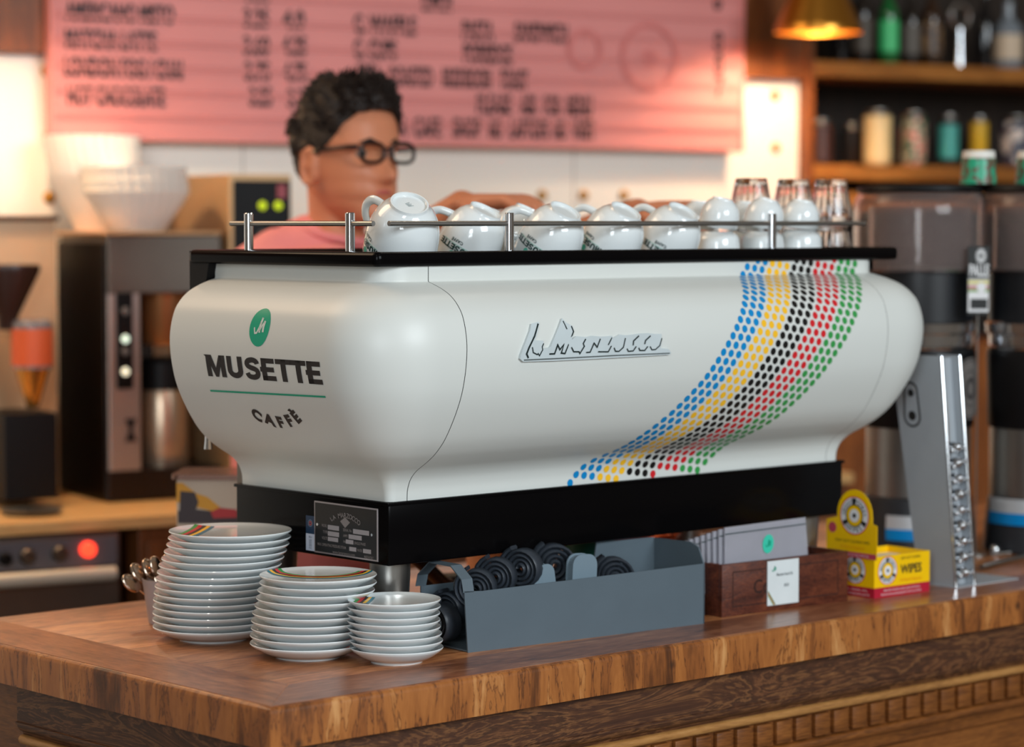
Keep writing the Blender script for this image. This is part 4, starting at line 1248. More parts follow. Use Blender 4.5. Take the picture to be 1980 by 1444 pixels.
# round faded emblem on the first grinder's housing
bm = BM(); a_c = math.atan2(-VF.y, -VF.x) + .95
b2 = bmesh.new(); disc2d(b2, 0, 0, .055, .055, 32); slice2d(b2, .01)
merge_into(bm, b2, 0, lambda x, y, z: Vector((.1022 * math.cos(a_c + x / .1), .1022 * math.sin(a_c + x / .1), .292 + y)))
for r0, r1 in ((.049, .052), (.030, .032), (.012, .02)):
    b2 = bmesh.new(); ring2d(b2, 0, 0, r0, r1, 40)
    merge_into(bm, b2, 1, lambda x, y, z: Vector((.1027 * math.cos(a_c + x / .1), .1027 * math.sin(a_c + x / .1), .292 + y)))
link('round_emblem', bm, [mat('worn emblem grey', rgb(112, 106, 102), .5, vary=(60, .3)), mat('worn emblem dark', rgb(62, 58, 58), .5)], [c for c in G1.children if c.name.startswith('motor_housing')][0])
# swing tag hanging on the first grinder's hopper
tagp = atd(1892, 540, 4.50)
tg = thing('shelf_tag', 'narrow tall card reading PALLET with colour stripes, standing between the two grinders', 'card', tagp)
tg.rotation_euler = (0, 0, math.atan2(RIGHT.y, RIGHT.x))
bm = BM(); box(bm, -.019, .019, 0, .0012, -.062, .058); link('tag_card', bm, BLK, tg, smooth=False)
bm = BM()
T = lambda x, y, z=0: Vector((x, -.0007, y))
b2 = text2d('PALLE', .026, .0007, .034); xform2d(b2, 1, 1.1, 0, -.016, .006)
merge_into(bm, b2, 0, T)
for k in range(14):
    a = k * 2 * PI / 14
    b2 = bmesh.new(); ribbon2d(b2, [(.004 + .005 * math.cos(a), .041 + .007 * math.sin(a)), (.004 + .0095 * math.cos(a), .041 + .013 * math.sin(a))], .0022); merge_into(bm, b2, 0, T)
b2 = bmesh.new(); ring2d(b2, .004, .041, .004, .0062, 20); merge_into(bm, b2, 0, T)
for y0, y1, mi in ((-.057, .0005, 0), (-.008, -.002, 2), (-.016, -.011, 3), (-.022, -.017, 4)):
    b2 = bmesh.new(); poly2d(b2, [(-.018, y0), (.018, y0), (.018, y1), (-.018, y1)]); merge_into(bm, b2, mi, lambda x, y, z, mi=mi: Vector((x, -.0007 - mi * .0001, y)))
b2 = bmesh.new(); disc2d(b2, .005, -.014, .008, .009); merge_into(bm, b2, 0, lambda x, y, z: Vector((x, -.0014, y)))
b2 = bmesh.new(); poly2d(b2, [(-.014, -.052), (.016, -.052), (.016, -.034), (-.014, -.034)]); merge_into(bm, b2, 1, lambda x, y, z: Vector((x, -.0013, y)))
link('tag_print', bm, [WHT, BLK, mat('tag yellow', rgb(206, 196, 110), .4), mat('tag rose', rgb(190, 110, 110), .4), mat('tag green', rgb(130, 160, 100), .4)], [c for c in tg.children][0])
bm = BM(); tube(bm, [(0, .004, .0), (0, .004, -.12), (0, .004, -.5405 - (tagp.z - .5405) + .002)], .0014, 8); cyl(bm, .02, -tagp.z + .0008, -tagp.z + .004, 24, Matrix.Translation((0, .004, 0)))
link('tag_stem', bm, STEEL, tg)

# ================================================================== ALUMINIUM TOOL STAND
S0 = onz(1848, 1137, 0)
st = thing('tool_stand', 'leaning brushed aluminium stand, chrome tools stacked in its lower channel, right of the wipes carton', 'display stand', S0)
LEAN = .092; HS = .372; WS = .050; TK = .003
def lean(x, y, z): return Vector((x, y + z * LEAN, z))
def leanpoly(bm, poly_yz, x0, x1):
    prism(bm, poly_yz, lambda a, b, d: Vector((x0 + d, a + b * LEAN, b)), x1 - x0)
bm = BM(); leanpoly(bm, [(0, 0), (.075, 0), (.105, HS), (0, HS)], 0, TK); sp_ = link('side_plate', bm, ALU, st, smooth=False)
bm = BM(); leanpoly(bm, [(0, 0), (.045, 0), (.045, HS), (0, HS)], WS - TK, WS); link('side_plate', bm, ALU, st, smooth=False)
bm = BM(); leanpoly(bm, [(.018, .0), (.020, 0), (.020, HS - .004), (.018, HS - .004)], TK, WS - TK); bp_ = link('channel_plate', bm, ALU, st, smooth=False)
bm = BM(); box(bm, -.004, .16, -.004, .11, .0, .002); link('foot_plate', bm, ALU, st, smooth=False)
for x in (0, WS - TK):
    bm = BM(); tube(bm, [lean(x + TK / 2, 0, .002), lean(x + TK / 2, 0, HS)], .0024, 10); link('edge_rail', bm, CHROME, st)
# pointed window print in the channel and oval outline mark on the side
bm = BM(); b2 = bmesh.new(); disc2d(b2, .023, .26, .0085, .062, 30); merge_into(bm, b2, 0, lambda x, y, z: lean(x, .0175, y))
b2 = bmesh.new(); disc2d(b2, .023, .25, .005, .03, 30); merge_into(bm, b2, 1, lambda x, y, z: lean(x, .0171, y))
link('channel_print', bm, [mat('print soft grey', rgb(150, 148, 146), .5, vary=(40, .35)), mat('print dark grey', rgb(84, 82, 82), .5)], bp_)
bm = BM()
yc_, zc_ = .067, .292
b2 = bmesh.new()
pts = [(yc_ + .016 * math.cos(t), zc_ - .020 + .016 * math.sin(t)) for t in [PI + PI * k / 14 for k in range(15)]] + [(yc_ + .013 * math.cos(t), zc_ + .022 + .013 * math.sin(t)) for t in [PI * k / 14 for k in range(15)]]
pts.append(pts[0]); ribbon2d(b2, pts, .0034)
disc2d(b2, yc_, zc_ - .019, .0078, .0078); disc2d(b2, yc_, zc_ + .018, .0062, .0062)
merge_into(bm, b2, 0, lambda x, y, z: Vector((-.0004, x + y * LEAN, y)))
link('outline_mark', bm, BLK, sp_)
# chrome tools in the channel
tool = None
names9 = ['topmost', 'second', 'third', 'fourth', 'fifth', 'sixth', 'seventh', 'eighth', 'lowest']
for k in range(9):
    z = .224 - k * .0252
    if tool is None:
        bm = BM()
        Mx = Matrix.Rotation(PI / 2, 4, 'Y')
        lathe(bm, [(0, -.019), (.0035, -.019), (.0045, -.016), (.0030, -.013), (.0030, -.010), (.0085, -.009), (.0095, -.005), (.0065, -.001), (.0065, .001), (.0095, .005), (.0085, .009), (.003, .010), (.003, .020), (.0052, .021), (.0058, .025), (.0035, .029), (0, .029)], 20, Mx)
        bmesh.ops.create_uvsphere(bm, u_segments=12, v_segments=8, radius=.0052, matrix=Matrix.Translation((-.001, -.009, .002)))
        bmesh.ops.create_uvsphere(bm, u_segments=12, v_segments=8, radius=.0042, matrix=Matrix.Translation((-.012, -.007, -.004)))
        o = link('pocket_tool', bm, CHROME, None, angle=40); tool = o
    else:
        o = tool.copy(); COL.objects.link(o)
    o.location = S0 + lean(.0225, .004, z)
    o.rotation_euler = (0, .08 * (-1) ** k, 0)
    tag(o, f'{names9[k]} chrome pocket tool in the column of the aluminium stand', 'tool', 'chrome tools in the stand')
# loose rods right of the stand
for k, (a, b, r) in enumerate((((1898, 1102), (2040, 1066), .0045), ((1915, 1075), (2040, 1066), .003))):
    A, B = onz(*a, 0), onz(*b, 0)
    bm = BM(); tube(bm, [A + Vector((0, 0, r + .0006)), B + Vector((0, 0, r + .0006))], r, 10)
    o = link('metal_rod', bm, STEEL, None)
    tag(o, ('thicker grey metal rod lying on the counter right of the tool stand', 'thin grey metal rod lying behind the thicker one near the right grinder')[k], 'rod', None)
bm = BM(); bmesh.ops.create_uvsphere(bm, u_segments=20, v_segments=12, radius=.009); c = onz(1924, 1062, .01)
o = link('steel_ball_knob', bm, CHROME, None, loc=(c.x, c.y, .0095)); tag(o, 'small shiny round knob on the counter beside the right grinder base', 'knob')
# ================================================================== BACK BAR (frame turned 12 degrees: a along the wall, b out from the wall)
WA = math.radians(-12)
WD = Vector((math.cos(WA), math.sin(WA), 0)); WN = Vector((-math.sin(WA), math.cos(WA), 0))   # along, into the wall
P0 = atd(990, 430, 6.3); P0.z = 0
def bg(u, v, b=0.0):
    """-> (a, z) where the pixel ray meets the plane b in front of the wall"""
    d = ray(u, v); o = P0 - WN * b
    t = (o - CAM).dot(WN) / d.dot(WN)
    p = CAM + d * t
    return (p - o).dot(WD), p.z
def wp(a, b, z): return P0 + WD * a - WN * b + Vector((0, 0, z))
def bthing(name, label, cat, a, b, z, group=None): return thing(name, label, cat, wp(a, b, z), WA, group)
def bbox(name, m, parent, u0, v0, u1, v1, b0, b1, bev=.002, origin=(0, 0, 0), smooth=False):
    """box whose front face (at b1) spans the pixel rectangle"""
    a0, z1 = bg(u0, v0, b1); a1, z0 = bg(u1, v1, b1)
    bm = BM(); box(bm, a0 - origin[0], a1 - origin[0], -(b1 - origin[1]), -(b0 - origin[1]), z0 - origin[2], z1 - origin[2], bev)
    return link(name, bm, m, parent, smooth=smooth)
def root_at(name, label, cat, u, v, b, group=None):
    a, z = bg(u, v, b); return bthing(name, label, cat, a, b, z, group), (a, b, z)
FZ = -1.04
# structure
bm = BM()
for p in ((-6, -7), (9, -7), (9, 9), (-6, 9)): pass
bm.faces.new([bm.verts.new((p[0], p[1], FZ)) for p in ((-6, -7), (9, -7), (9, 7), (-6, 7))])
tag(link('floor', bm, mat('grey concrete floor', rgb(120, 112, 104), .6, vary=(2, .2)), None, smooth=False), kind='structure')
def tiled(name):
    m = mat(name, rgb(238, 232, 222), .35, vary=(4, .03))
    return m
WALLM = tiled('white wall panel')
a_end = bg(1556, 300, .03)[0]
bm = BM(); box(bm, -4.5, a_end + .01, 0, .12, FZ, 2.2)
wall = tag(link('wall_back', bm, WALLM, None, smooth=False, loc=tuple(P0), rot=(0, 0, WA)), kind='structure')
wood_clad = wood('dark oak cladding', [(.3, rgb(72, 36, 8)), (.5, rgb(116, 62, 20)), (.7, rgb(150, 86, 34))], (12, 12, 1.2), .5, .6, 2, .15, 0, .3)
# wood cladding strip above the white panels (both sides of the sign)
aL, zL = bg(50, 100, .02); aR, zR = bg(1500, 155, .02)
zc_ = (zL + zR) / 2
bm = BM(); box(bm, -4.4 , a_end, -.03, 0, zc_, 2.1)
tag(link('trim_1', bm, wood_clad, None, smooth=False, loc=tuple(P0), rot=(0, 0, WA)), kind='structure')
bm = BM(); box(bm, a_end, a_end + .022, -.04, .36, FZ, 2.1)
tag(link('trim_2', bm, wood_clad, None, smooth=False, loc=tuple(P0), rot=(0, 0, WA)), kind='structure')
# thin joints between white panels
bm = BM()
for u in (470, 1110):
    a = bg(u, 300, .002)[0]; box(bm, a - .0012, a + .0012, -.0015, .001, -.2, zc_)
tag(link('trim_3', bm, mat('panel joint grey', rgb(170, 160, 150), .6), None, smooth=False, loc=tuple(P0), rot=(0, 0, WA)), kind='structure')
# brass studs
stud = None
for u, v, w_ in ((92, 137, 'left wall panel, upper one beside the pink sign'), (97, 265, 'left wall panel, lower one beside the pink sign'), (97, 382, 'left wall panel just above the grey grinder'), (1500, 185, 'bright panel, upper one right of the sign'), (1502, 286, 'bright panel, lower one right of the sign'), (1050, 378, 'pale wall above the cups, left one of three'), (1130, 378, 'pale wall above the cups, middle one of three'), (1208, 378, 'pale wall above the cups, right one of three')):
    a, z = bg(u, v, .005)
    if stud is None:
        bm = BM(); lathe(bm, [(0, .009), (.008, .008), (.013, .004), (.0145, 0), (0, 0)], 20, Matrix.Rotation(PI / 2, 4, 'X'))
        stud = link('brass_stud', bm, mat('aged brass', rgb(176, 130, 60), .4, .8), None); o = stud
    else: o = stud.copy(); COL.objects.link(o)
    o.location = wp(a, 0, z); o.rotation_euler = (0, 0, WA)
    tag(o, 'round brass stud on the ' + w_, 'stud', 'wall studs')

# ---------------- pink letter board
bA0, bZ0 = bg(104, 268, .06); bA1, _ = bg(1432, 290, .06)
bZ0 = (bg(300, 272, .06)[1] + bg(1300, 291, .06)[1]) / 2
bZT = bg(700, -60, .06)[1]
PINK = mat('salmon pink board', rgb(218, 138, 134), .55, vary=(3.2, .10))
sign = bthing('menu_board', 'big pink letter board menu with black capitals hung on the back wall', 'menu board', bA0, .03, bZ0)
pitch = (bg(700, 212, .06)[1] - bg(700, 267.5, .06)[1])
pitch = (430 - 0) * 0 + abs(bg(900, 62, .06)[1] - bg(900, 242, .06)[1]) / 4
Lw = bA1 - bA0; rows_n = int((bZT - bZ0) / pitch) + 1
bm = BM(); bmprof = [(.0, 0)]
for k in range(rows_n):
    z0 = k * pitch
    bmprof += [(-.030, z0 + .001), (-.030, z0 + pitch * .86), (-.036, z0 + pitch * .88), (-.036, z0 + pitch * .985), (-.024, z0 + pitch)]
bmprof += [(0, rows_n * pitch)]
prism(bm, bmprof, lambda a, b, d: Vector((d, a, b)), Lw)
brd = link('board_panel', bm, PINK, sign, smooth=False)
bm = BM()
box(bm, -.008, 0, -.038, 0, 0, rows_n * pitch); link('board_side_rail', bm, PINK, brd, smooth=False)
bm = BM(); box(bm, Lw, Lw + .008, -.034, 0, -.002, rows_n * pitch); link('board_side_rail', bm, PINK, brd, smooth=False)
INKB = mat('board letters', rgb(52, 30, 32), .5)
def brow(body, u0, u1, vmid, name='board_lettering'):
    a0, zm = bg(u0, vmid, .062); a1, _ = bg(u1, vmid, .062)
    _, zt = bg((u0 + u1) / 2, vmid - 19, .062); _, zb = bg((u0 + u1) / 2, vmid + 19, .062)
    b2 = text2d(body, 1.0, .02, a1 - a0)
    ys = [v.co.y for v in b2.verts]; y0, y1 = min(ys), max(ys)
    h = (zt - zb)
    bm = BM()
    merge_into(bm, b2, 0, lambda x, y, z: Vector((x + a0 - bA0, -.0325, zb - bZ0 + (y - y0) / (y1 - y0) * h)))
    r = bmesh.ops.extrude_face_region(bm, geom=bm.faces[:])
    bmesh.ops.translate(bm, verts=[v for v in r['geom'] if isinstance(v, bmesh.types.BMVert)], vec=(0, -.0025, 0))
    return link(name, bm, INKB, sign, smooth=False)
for args in (('AMERICANO MISTO', 126, 336, 25), ('MATCHA LATTE', 126, 302, 77), ('LONDON FOG / CHAI', 124, 352, 132), ('HOT CHOCOLATE', 130, 318, 186),
             ('3.25', 471, 519, 35), ('4.0', 546, 588, 38), ('3.60', 471, 520, 88), ('4.25', 546, 592, 88), ('3.75', 473, 521, 138), ('4.75', 548, 592, 139), ('3.25', 482, 525, 187), ('3.75', 556, 600, 190), ('SIZE', 474, 520, -14),
             ('LUNCH', 816, 872, 4), ('G. WAFFLE', 684, 804, 48), ('G. CUPS', 684, 766, 95), ('PASTA', 894, 954, 59), ('SANDWICH', 995, 1096, 63), ('PORRIDGE', 896, 990, 104),
             ('TOFU', 690, 730, 142), ('ROASTED', 754, 836, 148), ('MUSHROOM', 856, 948, 151), ('TOAST', 966, 1020, 154), ('PLEASE', 922, 988, 202), ('ASK', 1006, 1038, 203), ('FOR', 1052, 1084, 204), ('MENU', 1096, 1144, 205),
             ('WE ARE A', 700, 786, 244), ('CAFE', 800, 852, 246), ('SHOP', 876, 930, 247), ('NO', 946, 970, 249), ('LAPTOPS', 986, 1060, 250), ('NO', 1072, 1094, 251), ('WIFI', 1106, 1146, 251),
             ('8', 1380, 1394, 0), ('8', 1381, 1396, 80), ('8', 1383, 1397, 124), ('7', 1384, 1398, 167)):
    brow(*args)
# faint red ring artwork painted on the board
bm = BM()
for u, v, r in ((1255, 110, .085), (1255, 112, .02), (1130, 95, .05)):
    a, z = bg(u, v, .062); b2 = bmesh.new(); ring2d(b2, a - bA0, z - bZ0, r - .012, r, 40); merge_into(bm, b2, 0, lambda x, y, z_: Vector((x, -.0368, y)))
link('painted_rings', bm, mat('board red paint', rgb(210, 120, 116), .55), brd)

# ---------------- brass pendants
BRASS = mat('spun brass', rgb(214, 150, 62), .28, 1.0)
def pendant(u, v, b, label, power, rim_px=171):
    a, z = bg(u, v, b)
    t = bthing('pendant_lamp', label, 'lamp', a, b, z, 'brass pendants over the back bar')
    D = (wp(a, b, z) - CAM).dot(FWD); R = rim_px / 2 / F * D
    bm = BM(); pr = [(R, 0), (R * 1.0, .012), (R * .97, .02), (R * .70, .085), (R * .5, .14), (R * .34, .19), (R * .3, .22)]
    lathe(bm, pr + [(r - .003, zz + .001) for r, zz in reversed(pr)], 64, closed=True); link('lamp_shade', bm, BRASS, t, angle=50)
    bm = BM(); cyl(bm, R * .32, .20, .25, 32); link('lamp_socket', bm, BRASS, t)
    bm = BM(); tube(bm, [(0, 0, .24), (0, 0, 1.3)], .003, 8); link('lamp_cord', bm, BLACK_MATT, t)
    bm = BM(); bmesh.ops.create_uvsphere(bm, u_segments=24, v_segments=12, radius=.03, matrix=Matrix.Translation((0, 0, .11))); link('light_bulb', bm, mat('glowing bulb', rgb(255, 220, 170), .4, emit=(1, .72, .42, 1), es=25), t)
    d = bpy.data.lights.new('pendant_light', 'POINT'); d.energy = power; d.color = (1, .76, .50); d.shadow_soft_size = .03
    o = bpy.data.objects.new('pendant_light', d); COL.objects.link(o); o.location = wp(a, b, z + .055); 
    return t
pendant(1582, 64, .30, 'brass cone pendant lamp hanging above the bright wall panel on the right', 13)
pendant(40, -60, .42, 'brass cone pendant lamp over the left end of the back bar', 18)

# ---------------- shelf unit on the right
w_shelf = wood('amber shelf wood', [(.3, rgb(104, 60, 20)), (.5, rgb(158, 98, 38)), (.7, rgb(190, 126, 58))], (1.5, 9, 9), .42, .6, 3, .1, .1, .3)
w_dark = wood('near-black shelf back', [(.3, rgb(24, 16, 11)), (.5, rgb(36, 25, 17)), (.7, rgb(48, 34, 24))], (9, 9, 1.2), .6, .5, 3, .1, 0, .3)
a0s = a_end + .022
su = bthing('shelf_unit', 'dark wooden wall shelving with amber shelf boards full of bottles and cans', 'shelf', a0s, 0, FZ)
bm = BM(); box(bm, 0, 4.2, .345, .36, .0, 3.1); link('back_board', bm, w_dark, su, smooth=False)
SB = .02
zsh = []
for v in (121, 319, 372):
    z = bg(1690, v, SB)[1]; zsh.append(z)
    bm = BM(); box(bm, 0.001, 4.2, -SB, .344, z - .040 - FZ, z - FZ, .002); link('shelf_board', bm, w_shelf, su, smooth=False)
bm = BM(); box(bm, 0.001, 4.2, -SB - .02, .344, 0.001, 1.30, .002); link('lower_cupboard', bm, wood('orange cupboard wood', [(.3, rgb(96, 50, 20)), (.5, rgb(140, 80, 36)), (.7, rgb(170, 104, 52))], (9, 9, 1.5), .45, .6, 3, .1, 0, .3), su, smooth=False)
# cans and bottles
def can(u, vtop, w, b, z, label, m1, m2=None, mtop=None, kind='can', group='cans on the lower shelf'):
    a = bg(u, vtop, b)[0]; zt = bg(u, vtop, b)[1]
    D = (wp(a, b, z) - CAM).dot(FWD); R = w / 2 / F * D; H = zt - z
    t = bthing('beer_can' if kind == 'can' else 'bottle', label, kind, a, b, z + .0006, group)
    if kind == 'can':
        bm = BM(); lathe(bm, [(0, 0), (R * .75, 0), (R, .012), (R, H - .016)], 40); lathe(bm, [(0, H - .016), (R * 1.0, H - .016)], 40); link('can_body', bm, m1, t)
        bm = BM(); lathe(bm, [(R, H - .016), (R * .8, H - .002), (R * .8, H), (R * .74, H), (R * .72, H - .004), (0, H - .004)], 40); link('can_top', bm, mtop or STEEL, t)
    else:
        bm = BM(); lathe(bm, [(0, 0), (R * .9, 0), (R, .006), (R, H * .58), (R * .85, H * .66), (R * .36, H * .78), (R * .32, H * .97), (R * .38, H * .97), (R * .38, H), (0, H)], 32); link('bottle_body', bm, m1, t)
    if m2:
        bm = BM(); lathe(bm, [(R * 1.012, H * .16), (R * 1.012, H * (.52 if kind != 'can' else .80))], 40); link('label_band', bm, m2, t)
    return t
def speckle(name, c1, c2, sc=60):
    if name in MATS: return MATS[name]
    m = bpy.data.materials.new(name); m.use_nodes = True; nt = m.node_tree; b = nt.nodes['Principled BSDF']
    tc = nt.nodes.new('ShaderNodeTexCoord'); n = nt.nodes.new('ShaderNodeTexNoise'); n.inputs['Scale'].default_value = sc; n.inputs['Detail'].default_value = 1
    nt.links.new(tc.outputs['Object'], n.inputs['Vector'])
    r = nt.nodes.new('ShaderNodeValToRGB'); r.color_ramp.interpolation = 'CONSTANT'
    r.color_ramp.elements[0].color = c1[0]; r.color_ramp.elements[0].position = 0
    r.color_ramp.elements[1].color = c2; r.color_ramp.elements[1].position = .52
    if len(c1) > 1: e = r.color_ramp.elements.new(.42); e.color = c1[1]
    nt.links.new(n.outputs['Fac'], r.inputs[0]); nt.links.new(r.outputs[0], b.inputs['Base Color']); b.inputs['Roughness'].default_value = .35
    MATS[name] = m; return m
zl2 = zsh[1]; zl1 = zsh[0]
can(1697, 213, 54, -0.07, zl2, 'tall cream coloured can, brightest on the lower shelf', mat('cream can', rgb(232, 206, 150), .3))
can(1766, 217, 50, -0.07, zl2, 'can with green and pink floral pattern right of the cream can', speckle('floral can', [rgb(206, 110, 100), rgb(210, 190, 160)], rgb(60, 90, 64), 55))
can(1834, 222, 38, -0.09, zl2, 'dark can with a teal oval label on the lower shelf', mat('dark can', rgb(30, 34, 36), .3), mat('teal can label', rgb(70, 170, 160), .35))
can(1893, 226, 34, -0.09, zl2, 'slim yellow can above the green paper cup', mat('yellow can', rgb(226, 178, 44), .3))
can(1964, 226, 62, -0.07, zl2, 'pale grey can with dark marks at the right photo edge', speckle('pale can', [rgb(60, 60, 76)], rgb(206, 192, 182), 22))
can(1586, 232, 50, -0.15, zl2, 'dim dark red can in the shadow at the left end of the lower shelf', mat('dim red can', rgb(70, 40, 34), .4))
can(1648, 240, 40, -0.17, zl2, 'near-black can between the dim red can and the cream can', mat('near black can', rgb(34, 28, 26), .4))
gB = 'bottles on the upper shelf'
can(1719, -40, 38, -0.09, zl1, 'green bottle on the upper shelf', mat('green bottle glass', rgb(20, 96, 44), .12, coat=.5), mat('bright green label', rgb(70, 200, 120), .4), kind='bottle', group=gB)
can(1668, -50, 44, -0.15, zl1, 'dark bottle left of the green bottle on the upper shelf', mat('dark bottle glass', rgb(34, 28, 24), .15, coat=.5), mat('faded label', rgb(88, 78, 68), .5), kind='bottle', group=gB)
can(1762, -30, 40, -0.13, zl1, 'grey labelled bottle just right of the green bottle', MATS['dark bottle glass'], mat('grey label', rgb(96, 88, 80), .5), kind='bottle', group=gB)
can(1802, -35, 42, -0.11, zl1, 'brown bottle with tan flecked label left of the steel stand', mat('brown bottle glass', rgb(50, 30, 16), .15, coat=.5), speckle('tan label', [rgb(60, 40, 30)], rgb(128, 96, 60), 50), kind='bottle', group=gB)
can(1905, -20, 40, -0.17, zl1, 'black bottle right of the steel stand on the upper shelf', mat('black bottle glass', rgb(16, 15, 16), .12, coat=.5), None, kind='bottle', group=gB)
can(1950, 5, 56, -0.11, zl1, 'clear bottle with pale label near the right edge of the upper shelf', mat('milky glass', rgb(120, 128, 136), .1, coat=.5), mat('ivory label', rgb(206, 184, 158), .5), kind='bottle', group=gB)
can(1625, -60, 44, -0.19, zl1, 'dark bottle deep in the left end of the upper shelf', MATS['black bottle glass'], None, kind='bottle', group=gB)
# steel ring tool standing on the upper shelf
a, _ = bg(1856, 60, -.07); t = bthing('steel_stirrer', 'steel stand with a ring top among the bottles on the upper shelf', 'bar tool', a, -.07, zl1 + .0006)
bm = BM(); tube(bm, [(0, 0, 0), (0, 0, .04), (0, 0, .11)], [.014, .009, .007], 16); link('tool_stem', bm, CHROME, t)
bm = BM(); tube(bm, [(.032 * math.sin(q), 0, .142 + .032 * math.cos(q)) for q in [2 * PI * k / 24 for k in range(24)]], .006, 10, closed=True); link('tool_ring', bm, CHROME, t)
# patterned paper cups on the low board
PC = speckle('green patterned paper', [rgb(96, 84, 66)], rgb(38, 160, 122), 70)
z3 = zsh[2]
for u, D_, lab in ((1892, 4.575, 'green patterned paper cup upside down bridging the lids of the two grinders'), (1998, 4.60, 'green patterned paper cup upside down on the right grinder lid at the photo edge')):
    q = atd(u, 355, D_); R = .0315; H = .0585
    t = thing('paper_cup', lab, 'paper cup', (q.x, q.y, .6556), 0, 'patterned paper cups')
    bm = BM(); lathe(bm, [(0, 0), (R * 1.02, 0), (R * .93, H * .78)], 40); link('cup_wall', bm, PC, t)
    bm = BM(); lathe(bm, [(R * .93, H * .78), (R * .9, H - .002), (R * .88, H), (0, H)], 40); link('cup_foot', bm, mat('white paper', rgb(226, 222, 214), .5), t)

# ---------------- left worktop and oven
B1 = .66
aw0 = bg(-260, 1016, B1)[0]; aw1 = bg(346, 991, B1)[0]
_, zwt = bg(170, 1004, B1); _, zwb = bg(170, 1027, B1)
wt = None
bm = BM(); box(bm, aw0, aw1, -B1, -.001, zwb, zwt, .002)
wt = link('worktop', bm, wood('pale ply worktop', [(.3, rgb(196, 148, 92)), (.5, rgb(222, 176, 116)), (.7, rgb(236, 196, 140))], (1.2, 9, 9), .4, .5, 2.5, .05, .1, .3), None, smooth=False, loc=tuple(P0), rot=(0, 0, WA))
tag(wt, 'pale wooden worktop of the back bar on the left, over the oven', 'worktop')
ov, og = root_at('oven', 'stainless steel oven with red indicator light and bright bar handle under the left worktop', 'oven', 100, 1040, B1)
og = (og[0], B1, 0); ov.location = wp(og[0], B1, 0)
OVM = mat('oven steel', rgb(150, 140, 130), .35, .9, bump=(60, .05))
aR_ = bg(236, 1030, B1)[0]; aL_ = bg(-240, 1030, B1)[0]
_, zp0 = bg(120, 1042, B1); _, zp1 = bg(120, 1098, B1)
bm = BM(); box(bm, aL_ - og[0], aR_ - og[0], 0.01, B1 - .05, FZ + .01, zwb - .006, .003); link('oven_body', bm, OVM, ov, smooth=False)
bm = BM(); box(bm, aL_ - og[0] + .01, aR_ - og[0] - .012, -.006, .0105, zp1, zp0, .002); link('control_panel', bm, mat('blue grey panel', rgb(112, 112, 122), .45, .4), ov, smooth=False)
_, zd = bg(120, 1108, B1)
bm = BM(); box(bm, aL_ - og[0] + .01, aR_ - og[0] - .012, -.012, .0105, FZ + .12, zd, .004); link('oven_door', bm, OVM, ov, smooth=False)
bm = BM(); box(bm, aL_ - og[0] + .06, aR_ - og[0] - .07, -.0135, -.0115, FZ + .2, zd - .13, .001); link('door_glass', bm, mat('smoked glass', rgb(40, 34, 30), .12), ov, smooth=False)
_, zh = bg(120, 1115, B1 + .05)
hx0, hx1 = aL_ - og[0] + .05, bg(222, 1105, B1 + .05)[0] - og[0]
bm = BM(); tube(bm, [(hx0, -.05, zh), (hx1, -.05, zh)], .014, 16)
for x in (hx0 + .04, hx1 - .03): tube(bm, [(x, -.05, zh), (x, -.008, zh)], .008, 10)
link('door_handle', bm, mat('handle chrome', rgb(235, 228, 212), .4, .4), ov)
for u, v, r, m, nm in ((52, 1076, .016, STEEL_DK, 'control_knob'), (115, 1070, .016, STEEL_DK, 'control_knob'), (10, 1081, .013, BLACK_MATT, 'control_knob'), (170, 1062, .0155, mat('red lit lamp', rgb(255, 40, 20), .3, emit=(1, .05, .02, 1), es=2.2), 'indicator_light')):
    a, z = bg(u, v, B1 + .01); bm = BM(); lathe(bm, [(0, .016), (r * .8, .015), (r, .010), (r, 0), (0, 0)], 24, Matrix.Rotation(PI / 2, 4, 'X')); link(nm, bm, m, ov, loc=(a - og[0], -.006, z))
# cupboard right of the oven
ac0 = bg(268, 1030, B1 - .02)[0]; ac1 = bg(1640, 1030, B1 - .02)[0]
cb_ = bthing('back_bar_cupboard', 'warm brown wooden cupboard of the back bar running right of the oven', 'cupboard', ac0, 0, FZ)
bm = BM(); box(bm, 0, ac1 - ac0, -(B1 - .02), -.03, 0.005, zwb - FZ - .002, .003); link('cupboard_body', bm, wood('mid brown cupboard', [(.3, rgb(78, 42, 18)), (.5, rgb(112, 64, 30)), (.7, rgb(136, 82, 42))], (9, 9, 1.5), .45, .6, 3, .1, 0, .3), cb_, smooth=False)
bm = BM(); box(bm, aw1 + .001 - ac0, ac1 - ac0, -B1, -.001, zwb - FZ, zwt - FZ, .002); link('cupboard_top', bm, MATS['pale ply worktop'], cb_, smooth=False)
for k in range(6):
    x = .01 + k * (ac1 - ac0 - .02) / 6
    bm = BM(); box(bm, x + .004, x + (ac1 - ac0 - .02) / 6 - .004, -(B1 - .02) - .012, -(B1 - .02) - .0005, .08, zwb - FZ - .03, .003)
    dr = link('cupboard_door', bm, MATS['mid brown cupboard'], cb_, smooth=False)

# ---------------- brewers and things on the left worktop
def zpix(v, u, b): return bg(u, v, b)[1]
